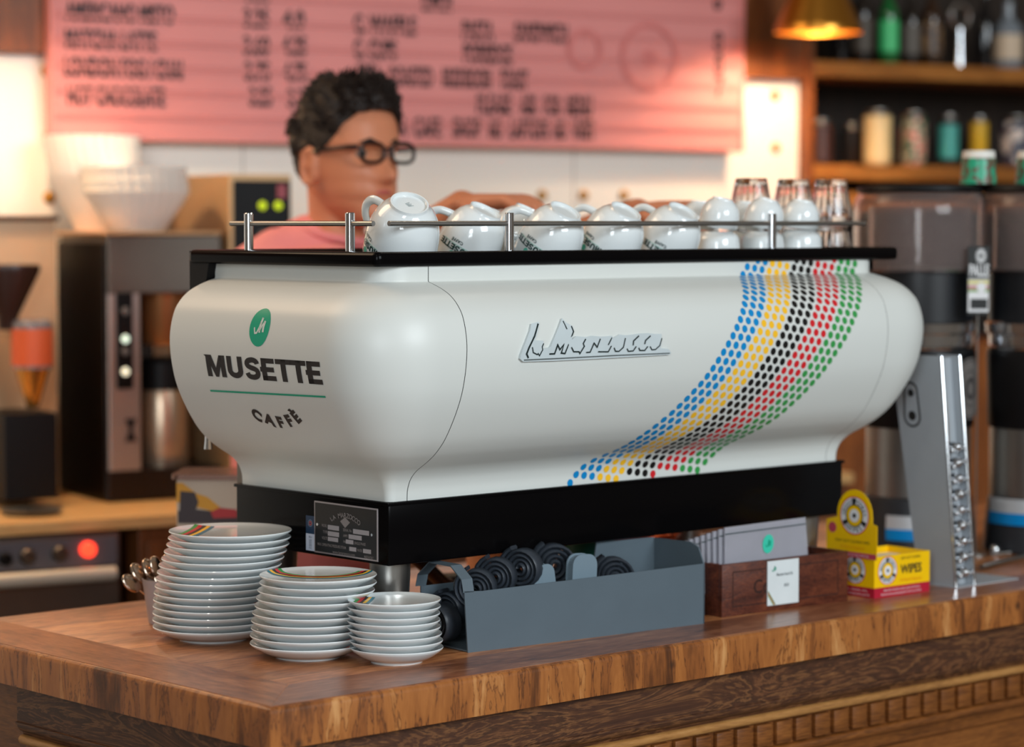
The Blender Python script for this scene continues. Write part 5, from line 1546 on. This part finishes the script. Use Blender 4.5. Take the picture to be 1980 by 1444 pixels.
# steel coffee brewer
BB = .40
bw_, o_ = root_at('coffee_brewer', 'tall steel filter coffee brewer with a lit vertical button strip, paper filters on top', 'coffee brewer', 320, 940, BB)
bw_.location = wp(o_[0], BB, zwt + .0006)
def br_box(name, m, u0, v0, u1, v1, b0, b1, bev=.003, parent=None, zmin=None):
    a0, z1 = bg(u0, v0, b1); a1, z0 = bg(u1, v1, b1)
    if zmin is not None: z0 = zmin
    bm = BM(); box(bm, a0 - o_[0], a1 - o_[0], BB - b1, BB - b0, z0 - zwt, z1 - zwt, bev)
    return link(name, bm, m, parent or bw_, smooth=False)
DKB0 = mat('very dark brown steel', rgb(34, 22, 16), .4, .3)
ST_W = mat('grey brewer steel', rgb(108, 100, 92), .38, .75, bump=(60, .04))
br_box('brewer_head', ST_W, 207, 455, 428, 566, .12, BB)
br_box('head_top', mat('lit top edge steel', rgb(200, 160, 120), .3, .8), 204, 448, 430, 456, .10, BB + .01)  # light along the head's top edge, painted as paler, warmer steel
br_box('brewer_column', mat('light column steel', rgb(176, 164, 158), .4, .6), 208, 560, 274, 912, .2, BB - .002)
br_box('brewer_back', DKB0, 160, 560, 300, 940, .12, .14)
aS = bg(207, 600, BB)[0] - o_[0]
bm = BM(); box(bm, aS - .006, aS - .0005, BB - .395, BB - .12, .006, bg(207, 470, BB)[1] - zwt, .002); box(bm, aS - .006, aS - .0005, .004, BB - .119, .006, bg(207, 470, BB)[1] - zwt, .002)
link('side_panel', bm, mat('near black side', rgb(20, 12, 9), .35, spec=.3), bw_, smooth=False)
br_box('brewer_base', DKB0, 208, 912, 428, 950, .12, BB, zmin=zwt + .001)
strip = br_box('button_strip', BLACK_MATT, 225, 566, 259, 752, BB - .002, BB + .004)
for v, m, nm in ((602, mat('dim button', rgb(120, 116, 116), .4), 'button'), (656, mat('lit white green button', rgb(230, 240, 225), .4, emit=(.8, 1, .8, 1), es=.9), 'button'), (680, MATS['dim button'], 'button'), (719, mat('lit cream button', rgb(240, 236, 205), .4, emit=(1, .95, .7, 1), es=.9), 'button')):
    a, z = bg(243, v, BB + .005); bm = BM(); lathe(bm, [(0, .004), (.007, .0035), (.0085, 0), (0, 0)], 20, Matrix.Rotation(PI / 2, 4, 'X')); link(nm, bm, m, strip, loc=(a - o_[0], -.004, z - zwt))
a, z = bg(252, 832, BB); bm = BM()
poly = [(-.012, -.024), (.014, -.024), (.004, 0), (.014, .024), (-.012, .024), (-.002, 0)]
prism(bm, poly, lambda x, y, d: Vector((a - o_[0] + x, -.0008 - d, z - zwt + y)), .001); link('hourglass_mark', bm, BLACK_INK, [c for c in bw_.children if c.name.startswith('brewer_column')][0], smooth=False)
# brew basket and spout
a, z = bg(315, 610, .30); bm = BM(); zt_, zb_ = bg(315, 556, .30)[1] - zwt, bg(315, 666, .30)[1] - zwt
lathe(bm, [(0, zt_), (.060, zt_), (.058, zt_ - .01), (.052, zb_ + .01), (.046, zb_), (0, zb_)], 40, Matrix.Translation((a - o_[0], .10, 0))); link('brew_basket', bm, mat('copper toned steel', rgb(178, 128, 84), .35, .8), bw_)
# airpot below
ap = bthing('thermal_carafe', 'steel thermal carafe with black lid standing under the brew basket', 'carafe', a, .29, zwt + .012)
zt_ = bg(315, 690, .29)[1] - zwt - .012; zc2 = bg(315, 752, .29)[1] - zwt - .012
bm = BM(); lathe(bm, [(0, 0), (.055, 0), (.058, .005), (.056, zc2 - .02), (.05, zc2), (0, zc2)], 40); link('carafe_body', bm, mat('warm satin steel', rgb(206, 182, 156), .32, .8), ap)
bm = BM(); lathe(bm, [(0, zc2), (.052, zc2), (.050, zt_ - .01), (.04, zt_), (0, zt_)], 40); link('carafe_lid', bm, BLACK_MATT, ap)
# paper filters: two stacks of many nested cups
FILT = mat('white filter paper', rgb(253, 248, 240), .7, vary=(30, .03))
def filter_stack(u0, u1, vt, ub0, ub1, vb, b, n, lab, grp, loc_z=None, k0=0):
    a0, zt = bg(u0, vt, b); a1, _ = bg(u1, vt, b); c0 = bg(ub0, vb, b)[0]; c1, zb = bg(ub1, vb, b)
    if loc_z is not None: zb = loc_z
    R1 = (a1 - a0) / 2; R0 = (c1 - c0) / 2; ac = (c0 + c1) / 2
    first = None; H = (zt - zb) * .62; dz = (zt - zb - H) / (n - 1)
    for k in range(n):
        if first is None:
            bm = BM(); seg = 120; rings = []
            for r, z, fl in ((R0 * .98, 0, 0), (R0, .001, .2), ((R0 + R1) / 2, H * .5, .6), (R1, H, 1), (R1 * .992, H, 1), ((R0 + R1) / 2 - .001, H * .5 + .001, .6), (R0 - .002, .003, 0)):
                rings.append([bm.verts.new(((r + fl * .0028 * math.cos(q * 2 * PI / seg * 30)) * math.cos(2 * PI * q / seg), (r + fl * .0028 * math.cos(q * 2 * PI / seg * 30)) * math.sin(2 * PI * q / seg), z)) for q in range(seg)])
            for A, B_ in zip(rings[:-1], rings[1:]):
                for q in range(seg): bm.faces.new((A[q], A[(q + 1) % seg], B_[(q + 1) % seg], B_[q]))
            bm.faces.new(rings[0]); bm.faces.new(list(reversed(rings[-1])))
            o = link('coffee_filter', bm, FILT, None, angle=60); first = o
        else: o = first.copy(); COL.objects.link(o)
        p = wp(ac + (k / (n - 1) if n > 1 else 0) * ((a0 + a1) / 2 - ac), b + random.uniform(-.001, .001), zb + k * dz)
        o.location = p; o.rotation_euler = (random.uniform(-.006, .006), random.uniform(-.006, .006), 0)
        tag(o, lab.format(('lowest', 'second from below', 'third from below', 'fourth from below', 'fifth from below', 'sixth from below', 'seventh from below', 'second from the top')[k] if k < n - 1 else 'topmost'), 'coffee filter', grp)
ztop_b = bg(300, 448, BB + .01)[1] + .0008
filter_stack(162, 352, 322, 216, 314, 446, .335, 8, 'fluted white paper filter, {} in the front stack on the brewer', 'paper filters in the front stack', ztop_b)
filter_stack(88, 262, 262, 150, 226, 446, .125, 9, 'fluted white paper filter, {} in the rear stack on the left', 'paper filters in the rear stack', ztop_b)
# steel box with black control face
sb_, so = root_at('control_box', 'steel box with black control face and two yellow-green lights, left of the barista', 'appliance', 505, 700, .42)
sb_.location = wp(so[0], .42, zwt + .0006)
def sbox(name, m, u0, v0, u1, v1, b0, b1, parent=None, zmin=None):
    a0, z1 = bg(u0, v0, b1); a1, z0 = bg(u1, v1, b1)
    if zmin is not None: z0 = zmin
    bm = BM(); box(bm, a0 - so[0], a1 - so[0], .42 - b1, .42 - b0, z0 - zwt, z1 - zwt, .003); return link(name, bm, m, parent or sb_, smooth=False)
sbox('box_body', mat('lamplit golden steel', rgb(196, 160, 118), .4, .5, bump=(30, .1)), 443, 337, 566, 900, .08, .42, zmin=zwt + .001)  # golden tone of the lamp light is put into the steel colour
cf = sbox('control_face', BLACK_MATT, 452, 349, 562, 500, .42, .424)
for u, v in ((508, 398), (538.5, 398)):
    a, z = bg(u, v, .425); bm = BM(); lathe(bm, [(0, .004), (.008, .0035), (.0095, 0), (0, 0)], 24, Matrix.Rotation(PI / 2, 4, 'X')); link('round_light', bm, mat('yellow green light', rgb(170, 190, 20), .4, emit=(.42, .52, .0, 1), es=.75), cf, loc=(a - so[0], -.004, z - zwt))
for u in (508, 538):
    a, z = bg(u, 455, .425); bm = BM(); lathe(bm, [(0, .008), (.009, .007), (.010, 0), (0, 0)], 24, Matrix.Rotation(PI / 2, 4, 'X')); link('control_knob', bm, mat('dim knob grey', rgb(80, 78, 80), .4), cf, loc=(a - so[0], -.004, z - zwt))
a, z = bg(545, 368, .426); bm = BM(); bm_box = box(bm, a - so[0] - .010, a - so[0] + .010, -.0065, -.004, z - zwt - .018, z - zwt + .012); link('red_sticker', bm, mat('dull red sticker', rgb(150, 70, 78), .5), cf, smooth=False)
bm = BM(); a, z = bg(462, 358, .426); b2 = text2d('GRINDER', .012, .0002, .04); merge_into(bm, b2, 0, lambda x, y, zz: Vector((a - so[0] + x, -.0066, z - zwt + y))); bm.free()
# small grinder at the far left
lg_, lo = root_at('shop_grinder', 'grey grinder with dark bean cone and orange label at the left photo edge', 'coffee grinder', 50, 700, .40)
lg_.location = wp(lo[0], .40, zwt + .0006)
def lbox(name, m, u0, v0, u1, v1, b0, b1, parent=None, zmin=None, bev=.003):
    a0, z1 = bg(u0, v0, b1); a1, z0 = bg(u1, v1, b1)
    if zmin is not None: z0 = zmin
    bm = BM(); box(bm, a0 - lo[0], a1 - lo[0], .40 - b1, .40 - b0, z0 - zwt, z1 - zwt, bev); return link(name, bm, m, parent or lg_, smooth=False)
lbox('grinder_back', mat('cream enamel', rgb(196, 160, 124), .45), -120, 424, 112, 830, .08, .26, zmin=zwt + .001)
lbox('grinder_rim', mat('dark rim brown', rgb(70, 46, 26), .5), -122, 417, 116, 427, .07, .27)
lbox('grinder_foot', BLACK_MATT, 8, 802, 112, 930, .12, .42, zmin=zwt + .018)
a, _ = bg(14, 560, .36); zt_, zb_ = bg(14, 512, .36)[1] - zwt, bg(14, 610, .36)[1] - zwt
bm = BM(); lathe(bm, [(0, zt_), (.066, zt_), (.068, zt_ - .012), (.022, zb_ - .004), (.02, zb_ - .03), (0, zb_ - .03)], 36, Matrix.Translation((a - lo[0], .04, 0))); link('bean_cone', bm, mat('dark bean cone', rgb(48, 24, 16), .35), lg_)
a, _ = bg(62, 660, .38); zt_, zb_ = bg(62, 622, .38)[1] - zwt, bg(62, 712, .38)[1] - zwt
bm = BM(); lathe(bm, [(0, zt_ + .004), (.036, zt_ + .004), (.042, zt_ - .004), (.042, zb_), (0, zb_)], 36, Matrix.Translation((a - lo[0], .02, 0))); jr = link('clear_chamber', bm, mat('smoky chamber', rgb(150, 140, 140), .2, .3), lg_)
bm = BM(); lathe(bm, [(.0428, zb_ + .006), (.0428, zt_ - .014)], 36, Matrix.Translation((a - lo[0], .02, 0))); link('orange_label', bm, mat('orange label', rgb(226, 98, 52), .5), jr)
bm = BM(); lathe(bm, [(0, zb_), (.036, zb_), (.012, zb_ - .082), (0, zb_ - .082)], 36, Matrix.Translation((a - lo[0], .02, 0))); link('brass_cone', bm, mat('brass funnel', rgb(224, 160, 80), .25, .9), lg_)
# dark base tray with chrome spill dish in front
a, z = bg(60, 955, .52); sd = bthing('spill_dish', 'shallow shiny steel dish in front of the small grinder on the pale worktop', 'dish', a, .52, zwt + .0006)
bm = BM(); lathe(bm, [(0, 0), (.05, 0), (.062, .008), (.064, .010), (.06, .009), (.048, .003), (0, .003)], 40); link('dish_body', bm, STEEL, sd)

# ---------------- things on the serving counter behind the machine
# picture box
pb = atd(341, 1000, 4.25); pb.z = 0
Pn = onz(341, 1000, 0)
xb_dir = (ony(462, 940, 0) - ony(341, 940, 0))
box_o = atd(341, 920, 4.22)
pbx = thing('picture_tin', 'tin with metal rim and yellow, dark and red picture, left of the machine base', 'tin', (box_o.x, box_o.y, 0.0006))
hz = box_o.z
wv = atd(460, 921, 4.22 - .004); wv.z = box_o.z
ang_ = math.atan2(wv.y - box_o.y, wv.x - box_o.x); wl = (wv - box_o).length
pbx.rotation_euler = (0, 0, ang_)
bm = BM(); box(bm, 0, wl, 0, .11, 0, hz - .006, .002); tb_ = link('tin_body', bm, mat('cream tin', rgb(206, 190, 170), .35), pbx, smooth=False)
bm = BM(); prism(bm, rrect(-.008, wl + .045, -.008, .125, .012, 4), lambda a, b, d: Vector((a, b, hz - .006 + d)), .008)
link('tin_lid', bm, mat('copper brown lid', rgb(150, 118, 106), .25, .8), pbx, smooth=False)
bm = BM()
T = lambda e: (lambda x, y, z: Vector((x * wl, -.0006 - e, (.53 + .43 * y) * hz)))
for pts, mi, e in (([(.0, .93), (.1, .93), (.32, .70), (.5, .62), (.7, .40), (.8, .22), (.0, .5)], 0, 0), ([(.06, .75), (.3, .72), (.36, .5), (.28, .2), (.05, .3)], 1, .0003), ([(.02, .3), (.3, .34), (.6, .30), (1.0, .30), (1.0, .02), (.02, .02)], 1, .0002), ([(.55, .28), (.7, .38), (.98, .34), (.98, .16), (.6, .14)], 2, .0005)):
    b2 = bmesh.new(); poly2d(b2, pts); merge_into(bm, b2, mi, T(e))
link('tin_picture', bm, [mat('picture yellow', rgb(222, 160, 40), .45), mat('picture dark', rgb(58, 46, 50), .45), mat('picture red', rgb(186, 46, 50), .45)], tb_)
# teal tumbler, copper pan and jug glimpsed below the machine
c = onz(1140, 1150, 0); c = atd(1140, 1110, 4.15); c.z = 0.0006
t = thing('teal_beaker', 'teal plastic beaker glimpsed under the machine above the rubber tubes', 'beaker', c)
bm = BM(); lathe(bm, [(0, 0), (.034, 0), (.044, .125), (.042, .125), (.033, .004), (0, .004)], 32); link('beaker_body', bm, mat('teal plastic', rgb(30, 120, 104), .35), t)
c = atd(1215, 1060, 4.3); c.z = 0.0006
t = thing('copper_bowl', 'copper coloured bowl glimpsed under the right half of the machine', 'bowl', c)
bm = BM(); lathe(bm, [(0, 0), (.04, 0), (.075, .03), (.09, .07), (.092, .072), (.088, .07), (.072, .032), (0, .006)], 40); link('bowl_body', bm, mat('copper', rgb(214, 110, 70), .2, 1.0), t)
c = atd(985, 1085, 4.25); c.z = 0.0006
t = thing('wooden_tub', 'tan tub glimpsed under the machine behind the rubber tubes', 'tub', c)
bm = BM(); lathe(bm, [(0, 0), (.07, 0), (.075, .10), (.072, .10), (.068, .005), (0, .005)], 40); link('tub_body', bm, mat('tan clay', rgb(190, 130, 88), .5), t)

# ================================================================== BARISTA
HD = 4.78
hp = atd(673, 299, HD)
TH_ = math.radians(46)
FD = (VR * math.cos(TH_) - VF * math.sin(TH_)).normalized()          # facing
LD = Vector((0, 0, 1)).cross(FD)                                      # his left
HS_ = 1.10
def hl(x, y, z): return hp + (FD * x + LD * y + Vector((0, 0, 1)) * z) * HS_
def interp(tab, z):
    for (z0, v0), (z1, v1) in zip(tab[:-1], tab[1:]):
        if z0 >= z >= z1 or z0 <= z <= z1:
            t = (z - z0) / (z1 - z0) if z1 != z0 else 0
            t2 = t * t * (3 - 2 * t) * .35 + t * .65
            return v0 + (v1 - v0) * t2
    return tab[-1][1] if abs(z - tab[-1][0]) < abs(z - tab[0][0]) else tab[0][1]
XF = [(.118, .0), (.113, .034), (.10, .057), (.08, .074), (.05, .088), (.028, .092), (.018, .096), (.008, .090), (0, .084), (-.02, .087), (-.035, .090), (-.05, .090), (-.058, .095), (-.063, .092), (-.068, .095), (-.078, .086), (-.09, .087), (-.102, .089), (-.112, .083), (-.120, .065), (-.125, .045)]
XB = [(.118, .0), (.113, -.036), (.10, -.052), (.08, -.074), (.05, -.095), (.02, -.102), (0, -.098), (-.03, -.088), (-.06, -.066), (-.09, -.036), (-.112, -.005), (-.125, .02)]
YW = [(.118, .0), (.113, .030), (.10, .050), (.08, .063), (.05, .073), (.02, .076), (0, .0745), (-.03, .070), (-.06, .062), (-.085, .051), (-.105, .036), (-.120, .020), (-.125, .008)]
NO = [(.012, .002), (0, .010), (-.02, .023), (-.034, .034), (-.040, .035), (-.047, .024), (-.053, 0)]
def head_pt(th, z, off=0.0):
    xf, xb, yw = interp(XF, z), interp(XB, z), interp(YW, z)
    cx_ = (xf + xb) / 2; 
    c, s = math.cos(th), math.sin(th)
    pw = .86
    x = (abs(c) ** pw) * (1 if c > 0 else -1); y = (abs(s) ** pw) * (1 if s > 0 else -1)
    a = (xf - xb) / 2 + off; yy = y * (yw + off)
    xx = cx_ + x * a
    if c > 0 and off < .001:
        if -.054 < z < .012:
            w = .0085 + .007 * min(1, max(0, -z / .04))
            xx += interp(NO, z) * math.exp(-(yy / w) ** 2)
        xx -= .010 * math.exp(-((abs(yy) - .031) / .014) ** 2) * math.exp(-((z - .001) / .011) ** 2)
        xx += .004 * math.exp(-((abs(yy) - .040) / .018) ** 2) * math.exp(-((z + .028) / .016) ** 2)
    return xx, yy, z
bm = BM(); rings = []; NT = 64
zs = [.118 - .243 * (k / 60) for k in range(61)]
for z in zs[1:-1]: rings.append([bm.verts.new(hl(*head_pt(2 * PI * q / NT, z))) for q in range(NT)])
for a, b in zip(rings[:-1], rings[1:]):
    for q in range(NT): bm.faces.new((a[q], a[(q + 1) % NT], b[(q + 1) % NT], b[q]))
bm.faces.new(rings[0]); bm.faces.new(list(reversed(rings[-1])))
def blob(bm, pts, rad, seg=14, flat=1.0):
    tube(bm, pts, rad, seg, flat=flat)
    for p, r in ((pts[0], rad[0] if isinstance(rad, list) else rad), (pts[-1], rad[-1] if isinstance(rad, list) else rad)):
        bmesh.ops.create_uvsphere(bm, u_segments=14, v_segments=10, radius=r, matrix=Matrix.Translation(p))
def bl(r, f, z): return Vector((nb.x, nb.y, 0)) + VR * r + VF * f + Vector((0, 0, z))
nb = atd(640, 470, HD + .02)
# ears
for sgn in (-1, 1):
    pts = [hl(-.002 + .013 * math.cos(q) - .006, sgn * (.077 + .007 * (1 if math.cos(q) < 0 else .3)), -.022 + .029 * math.sin(q)) for q in [2 * PI * k / 14 for k in range(14)]]
    tube(bm, pts, .0052, 8, closed=True)
    tube(bm, [hl(-.006, sgn * .072, -.045), hl(-.006, sgn * .078, -.02), hl(-.006, sgn * .073, .0)], [.006, .009, .006], 10)
# neck, torso, legs, arms
blob(bm, [hl(-.030, 0, -.05), hl(-.028, 0, -.11), bl(0.005, .01, .545), bl(-.02, .02, .50)], [.056, .055, .058, .07], 18)
blob(bm, [bl(-.03, .03, .49), bl(-.05, .05, .38), bl(-.06, .06, .20), bl(-.06, .07, .0), bl(-.06, .07, -.1)], [.10, .125, .12, .115, .12], 20)
shA = bl(-.185, -.02, .462); shB = bl(.140, .06, .468)
blob(bm, [shA, bl(-.02, .02, .50), shB], [.052, .07, .052], 16)
for sgn in (-1, 1):
    hipp = bl(-.06 + sgn * .075, .07 + sgn * .03, -.12)
    blob(bm, [hipp, bl(-.06 + sgn * .09, .06, -.55), bl(-.06 + sgn * .10, .09, FZ + .10)], [.085, .060, .042], 16)
    blob(bm, [bl(-.06 + sgn * .10, .10, FZ + .055), bl(-.04 + sgn * .11, -.07, FZ + .045)], [.045, .036], 14)
Pp = lambda u, v, D: atd(u, v, D)
# near arm: forearm rises behind the second row of cups, hand flat then fingers bending down
elA = Pp(770, 520, 4.58); wrA = Pp(893, 398, 4.44)
blob(bm, [shA, elA], [.05, .043]); blob(bm, [elA, Pp(835, 448, 4.5), wrA], [.043, .040, .028])
def hand(bm, wr, kn, D, droop, curl=1.0, side=1):
    """palm from wrist to knuckles, four fingers bending down, thumb from the side of the palm"""
    d = (kn - wr); L = d.length; dn = d.normalized()
    lat = Vector((0, 0, 1)).cross(dn).normalized()
    for k in range(4):
        o1 = lat * ((k - 1.5) * .020)
        tube(bm, [wr + o1 * .5, wr + d * .5 + o1 * .85, kn + o1], [.017, .0155, .0125], 12)
    for k, ln in enumerate((.9, 1.05, 1.0, .8)):
        o1 = lat * ((k - 1.5) * .021); b0 = kn + o1
        f1 = b0 + (dn * .030 * ln + Vector((0, 0, -droop * ln)) ) + o1 * .05
        f2 = f1 + (dn * .012 * ln + Vector((0, 0, -.024 * ln)))
        f3 = f2 + (dn * (-.004) + Vector((0, 0, -.018 * ln)))
        blob(bm, [b0, f1, f2, f3], [.0115, .0098, .0088, .0078], 10)
    tb0 = wr + d * .25 - lat * (.028 * side)
    blob(bm, [tb0, tb0 + dn * .03 - lat * .018 * side + Vector((0, 0, -.014)), tb0 + dn * .055 - lat * .014 * side + Vector((0, 0, -.030))], [.014, .0115, .009], 10)
hand(bm, wrA + Vector((0, 0, .004)), Pp(1000, 388, 4.36), 4.4, .014)
elB = Pp(1010, 540, 4.62); wrB = Pp(1232, 414, 4.46)
blob(bm, [shB, elB], [.05, .043]); blob(bm, [elB, Pp(1130, 460, 4.54), wrB], [.043, .038, .028])
hand(bm, wrB + Vector((0, 0, .002)), Pp(1322, 400, 4.40), 4.4, .012)
tmp = bpy.data.meshes.new('tmp'); bm.to_mesh(tmp); bm.free()
def remesh(me, vox, smooth=4):
    o = bpy.data.objects.new('tmp', me); COL.objects.link(o)
    m = o.modifiers.new('r', 'REMESH'); m.mode = 'VOXEL'; m.voxel_size = vox
    s = o.modifiers.new('s', 'SMOOTH'); s.factor = .5; s.iterations = smooth
    bpy.context.view_layer.update()
    dg = bpy.context.evaluated_depsgraph_get()
    r = bpy.data.meshes.new_from_object(o.evaluated_get(dg))
    bpy.data.objects.remove(o)
    return r
SKIN = mat('skin', rgb(200, 128, 94), .45, spec=.4, vary=(14, .08))
SKIN.node_tree.nodes['Principled BSDF'].inputs['Subsurface Weight'].default_value = .1
SKIN.node_tree.nodes['Principled BSDF'].inputs['Subsurface Scale'].default_value = .01
me = remesh(tmp, .0040, 7)
me.materials.clear(); me.materials.append(SKIN)
for p in me.polygons: p.use_smooth = True
person = bpy.data.objects.new('person', me); COL.objects.link(person)
tag(person, 'barista with short black hair, dark glasses and pink T-shirt behind the espresso machine', 'person')
# clothing
bm = BM()
blob(bm, [bl(-.03, .03, .50), bl(-.05, .05, .38), bl(-.06, .06, .20), bl(-.06, .07, -.06)], [.105, .139, .136, .140], 24)
blob(bm, [bl(-.175, -.02, .470), bl(-.10, .0, .505), bl(-.0, .02, .515), bl(.13, .055, .475)], [.058, .074, .078, .058], 18)
blob(bm, [shA, shA.lerp(elA, .62)], [.064, .062]); blob(bm, [shB, shB.lerp(elB, .6)], [.064, .062])
tmp = bpy.data.meshes.new('tmp'); bm.to_mesh(tmp); bm.free(); me = remesh(tmp, .008, 6)
me.materials.clear(); me.materials.append(mat('salmon cotton', rgb(222, 132, 130), .8, bump=(40, .5), vary=(12, .08)))
for p in me.polygons: p.use_smooth = True
o = bpy.data.objects.new('t_shirt', me); COL.objects.link(o); o.parent = person
# round collar
bm = BM(); cc = bl(.006, .006, .567)
tube(bm, [cc + VR * (.066 * math.cos(q)) + VF * (.060 * math.sin(q)) + Vector((0, 0, .008 * math.sin(q) - .014 * math.cos(q))) for q in [2 * PI * k / 30 for k in range(30)]], .0085, 10, closed=True)
link('collar', bm, MATS['salmon cotton'], person)
bm = BM()
blob(bm, [bl(-.06, .07, -.04), bl(-.06, .07, -.13)], [.136, .135], 20)
for sgn in (-1, 1):
    blob(bm, [bl(-.06 + sgn * .075, .07 + sgn * .03, -.12), bl(-.06 + sgn * .09, .06, -.55), bl(-.06 + sgn * .10, .09, FZ + .12)], [.105, .080, .065], 18)
tmp = bpy.data.meshes.new('tmp'); bm.to_mesh(tmp); bm.free(); me = remesh(tmp, .012, 4)
me.materials.clear(); me.materials.append(mat('dark denim', rgb(38, 42, 56), .8))
o = bpy.data.objects.new('trousers', me); COL.objects.link(o); o.parent = person
for sgn in (-1, 1):
    bm = BM(); blob(bm, [bl(-.06 + sgn * .10, .11, FZ + .055), bl(-.04 + sgn * .11, -.09, FZ + .048)], [.0545, .047], 16)
    for v in bm.verts: v.co.z = max(v.co.z, FZ + .001)
    link('shoe', bm, BLACK_MATT, person)
# hair: cap with an uneven hairline plus many tufts
HAIR = mat('black hair', rgb(30, 19, 14), .5, spec=.4, bump=(300, .8))
def hairline(th):
    """lowest hair height by angle round the head (0=front)"""
    a = abs((th + PI) % (2 * PI) - PI)
    return interp([(0, .070), (.55, .066), (.85, .052), (1.15, .024), (1.38, .004), (1.50, -.012), (1.62, .012), (1.9, .004), (2.05, -.035), (2.5, -.055), (PI, -.06)], a)
def thick(th, z):
    a = abs((th + PI) % (2 * PI) - PI)
    top_ = max(0, min(1, (z - .045) / .05))
    return .0035 + .016 * top_ * (1 if a < 1.5 else max(.25, 1 - (a - 1.5) * .6)) + (.004 if a > 1.9 and .0 < z < .06 else 0)
bm = BM(); NT2 = 96; grid = []
rr_ = random.Random(5)
for i in range(40):
    row = []
    for q in range(NT2):
        th = 2 * PI * q / NT2; zlo = hairline(th); z = .1165 - (.1165 - zlo) * (i / 39) ** 1.0
        off = thick(th, z) * .85 * (1 if i < 39 else .1) + rr_.uniform(-.001, .0022) + .003 * math.sin(th * 9 + z * 90)
        x, y, zz = head_pt(th, z, max(.0012, off)); row.append(bm.verts.new(hl(x, y, zz + max(0, (z - .06)) * .30)))
    grid.append(row)
for a, b in zip(grid[:-1], grid[1:]):
    for q in range(NT2): bm.faces.new((a[q], a[(q + 1) % NT2], b[(q + 1) % NT2], b[q]))
bm.faces.new(grid[0])
for k in range(900):
    th = rr_.uniform(-PI, PI); a = abs(th)
    z = rr_.uniform(max(hairline(th), .035 if a > 1.0 else .06), .116)
    off = thick(th, z) * .7
    x, y, zz = head_pt(th, z, max(.0012, off)); p = hl(x, y, zz + max(0, (z - .06)) * .3)
    c_ = hl(0, 0, .02); outw = (p - c_).normalized()
    top_ = max(0, min(1, (z - .05) / .05))
    ln = .007 + .018 * top_ * rr_.uniform(.5, 1) * (1 if a < 1.6 else .5) + (.008 if a > 1.9 and .03 < z < .065 else 0)
    dirv = (outw * .8 + Vector((0, 0, .45 * top_)) + FD * (.55 if a < 1.2 else -.35) * top_ + Vector((rr_.uniform(-.3, .3), rr_.uniform(-.3, .3), rr_.uniform(-.2, .2)))).normalized()
    tube(bm, [p, p + dirv * ln * .6, p + dirv * ln + Vector((0, 0, -.002))], [.0030, .0022, .0005], 5)
link('hair', bm, HAIR, person, angle=80)
# eyebrows, eyes, glasses, lips
for sgn in (-1, 1):
    bm = BM(); tube(bm, [hl(.0925, sgn * .014, .0185), hl(.0900, sgn * .028, .0235), hl(.0800, sgn * .044, .0185)], [.0022, .0032, .0015], 8); link('eyebrow', bm, HAIR, person)
    bm = BM(); bmesh.ops.create_uvsphere(bm, u_segments=20, v_segments=12, radius=.0118 * HS_, matrix=Matrix.Translation(hl(.0685, sgn * .031, 0))); e = link('eye', bm, mat('eye white', rgb(150, 126, 116), .3), person)
    bm = BM(); bmesh.ops.create_uvsphere(bm, u_segments=16, v_segments=10, radius=.0060 * HS_, matrix=Matrix.Translation(hl(.0755, sgn * .031 - .001, 0))); link('iris', bm, mat('dark iris', rgb(30, 18, 14), .2), e)
bm = BM(); tube(bm, [hl(.0875, -.021, -.0665), hl(.0935, -.006, -.064), hl(.0935, .006, -.064), hl(.0875, .021, -.0665)], [.0022, .0046, .0046, .0022], 8); link('lips', bm, mat('lips', rgb(178, 92, 84), .45), person)
gl = thing('tmpx', 'x', 'x'); bpy.data.objects.remove(gl)
FRM = mat('black glasses frame', rgb(18, 16, 18), .25)
bm = BM()
def lens_pts(sgn, n=24):
    out = []
    for k in range(n):
        q = 2 * PI * k / n; c, s = math.cos(q), math.sin(q)
        x = (abs(c) ** .7) * (1 if c > 0 else -1) * .0255; z = (abs(s) ** .75) * (1 if s > 0 else -1) * .0165
        out.append(hl(.1020 - .10 * ((.033 + x * 1.0) / 1.0) ** 1 * .12, sgn * (.0335 + x), z + .001))
    return out
for sgn in (-1, 1): tube(bm, lens_pts(sgn), .0035, 8, closed=True)
tube(bm, [hl(.100, -.009, .006), hl(.104, 0, .008), hl(.100, .009, .006)], .0026, 8)
for sgn in (-1, 1): tube(bm, [hl(.096, sgn * .060, .010), hl(.085, sgn * .074, .010), hl(.02, sgn * .0785, .006), hl(-.012, sgn * .080, .0), hl(-.022, sgn * .080, -.012)], [.0044, .0042, .0034, .003, .0026], 8)
gf = link('glasses', bm, FRM, person, angle=60)
LENS = mat('lens glass', rgb(240, 245, 240), .03, trans=1.0, ior=1.05, vary=(5, 0))
for sgn in (-1, 1):
    bm = BM(); vs = [bm.verts.new(p) for p in lens_pts(sgn)]; bm.faces.new(vs); link('lens', bm, LENS, gf, smooth=False)
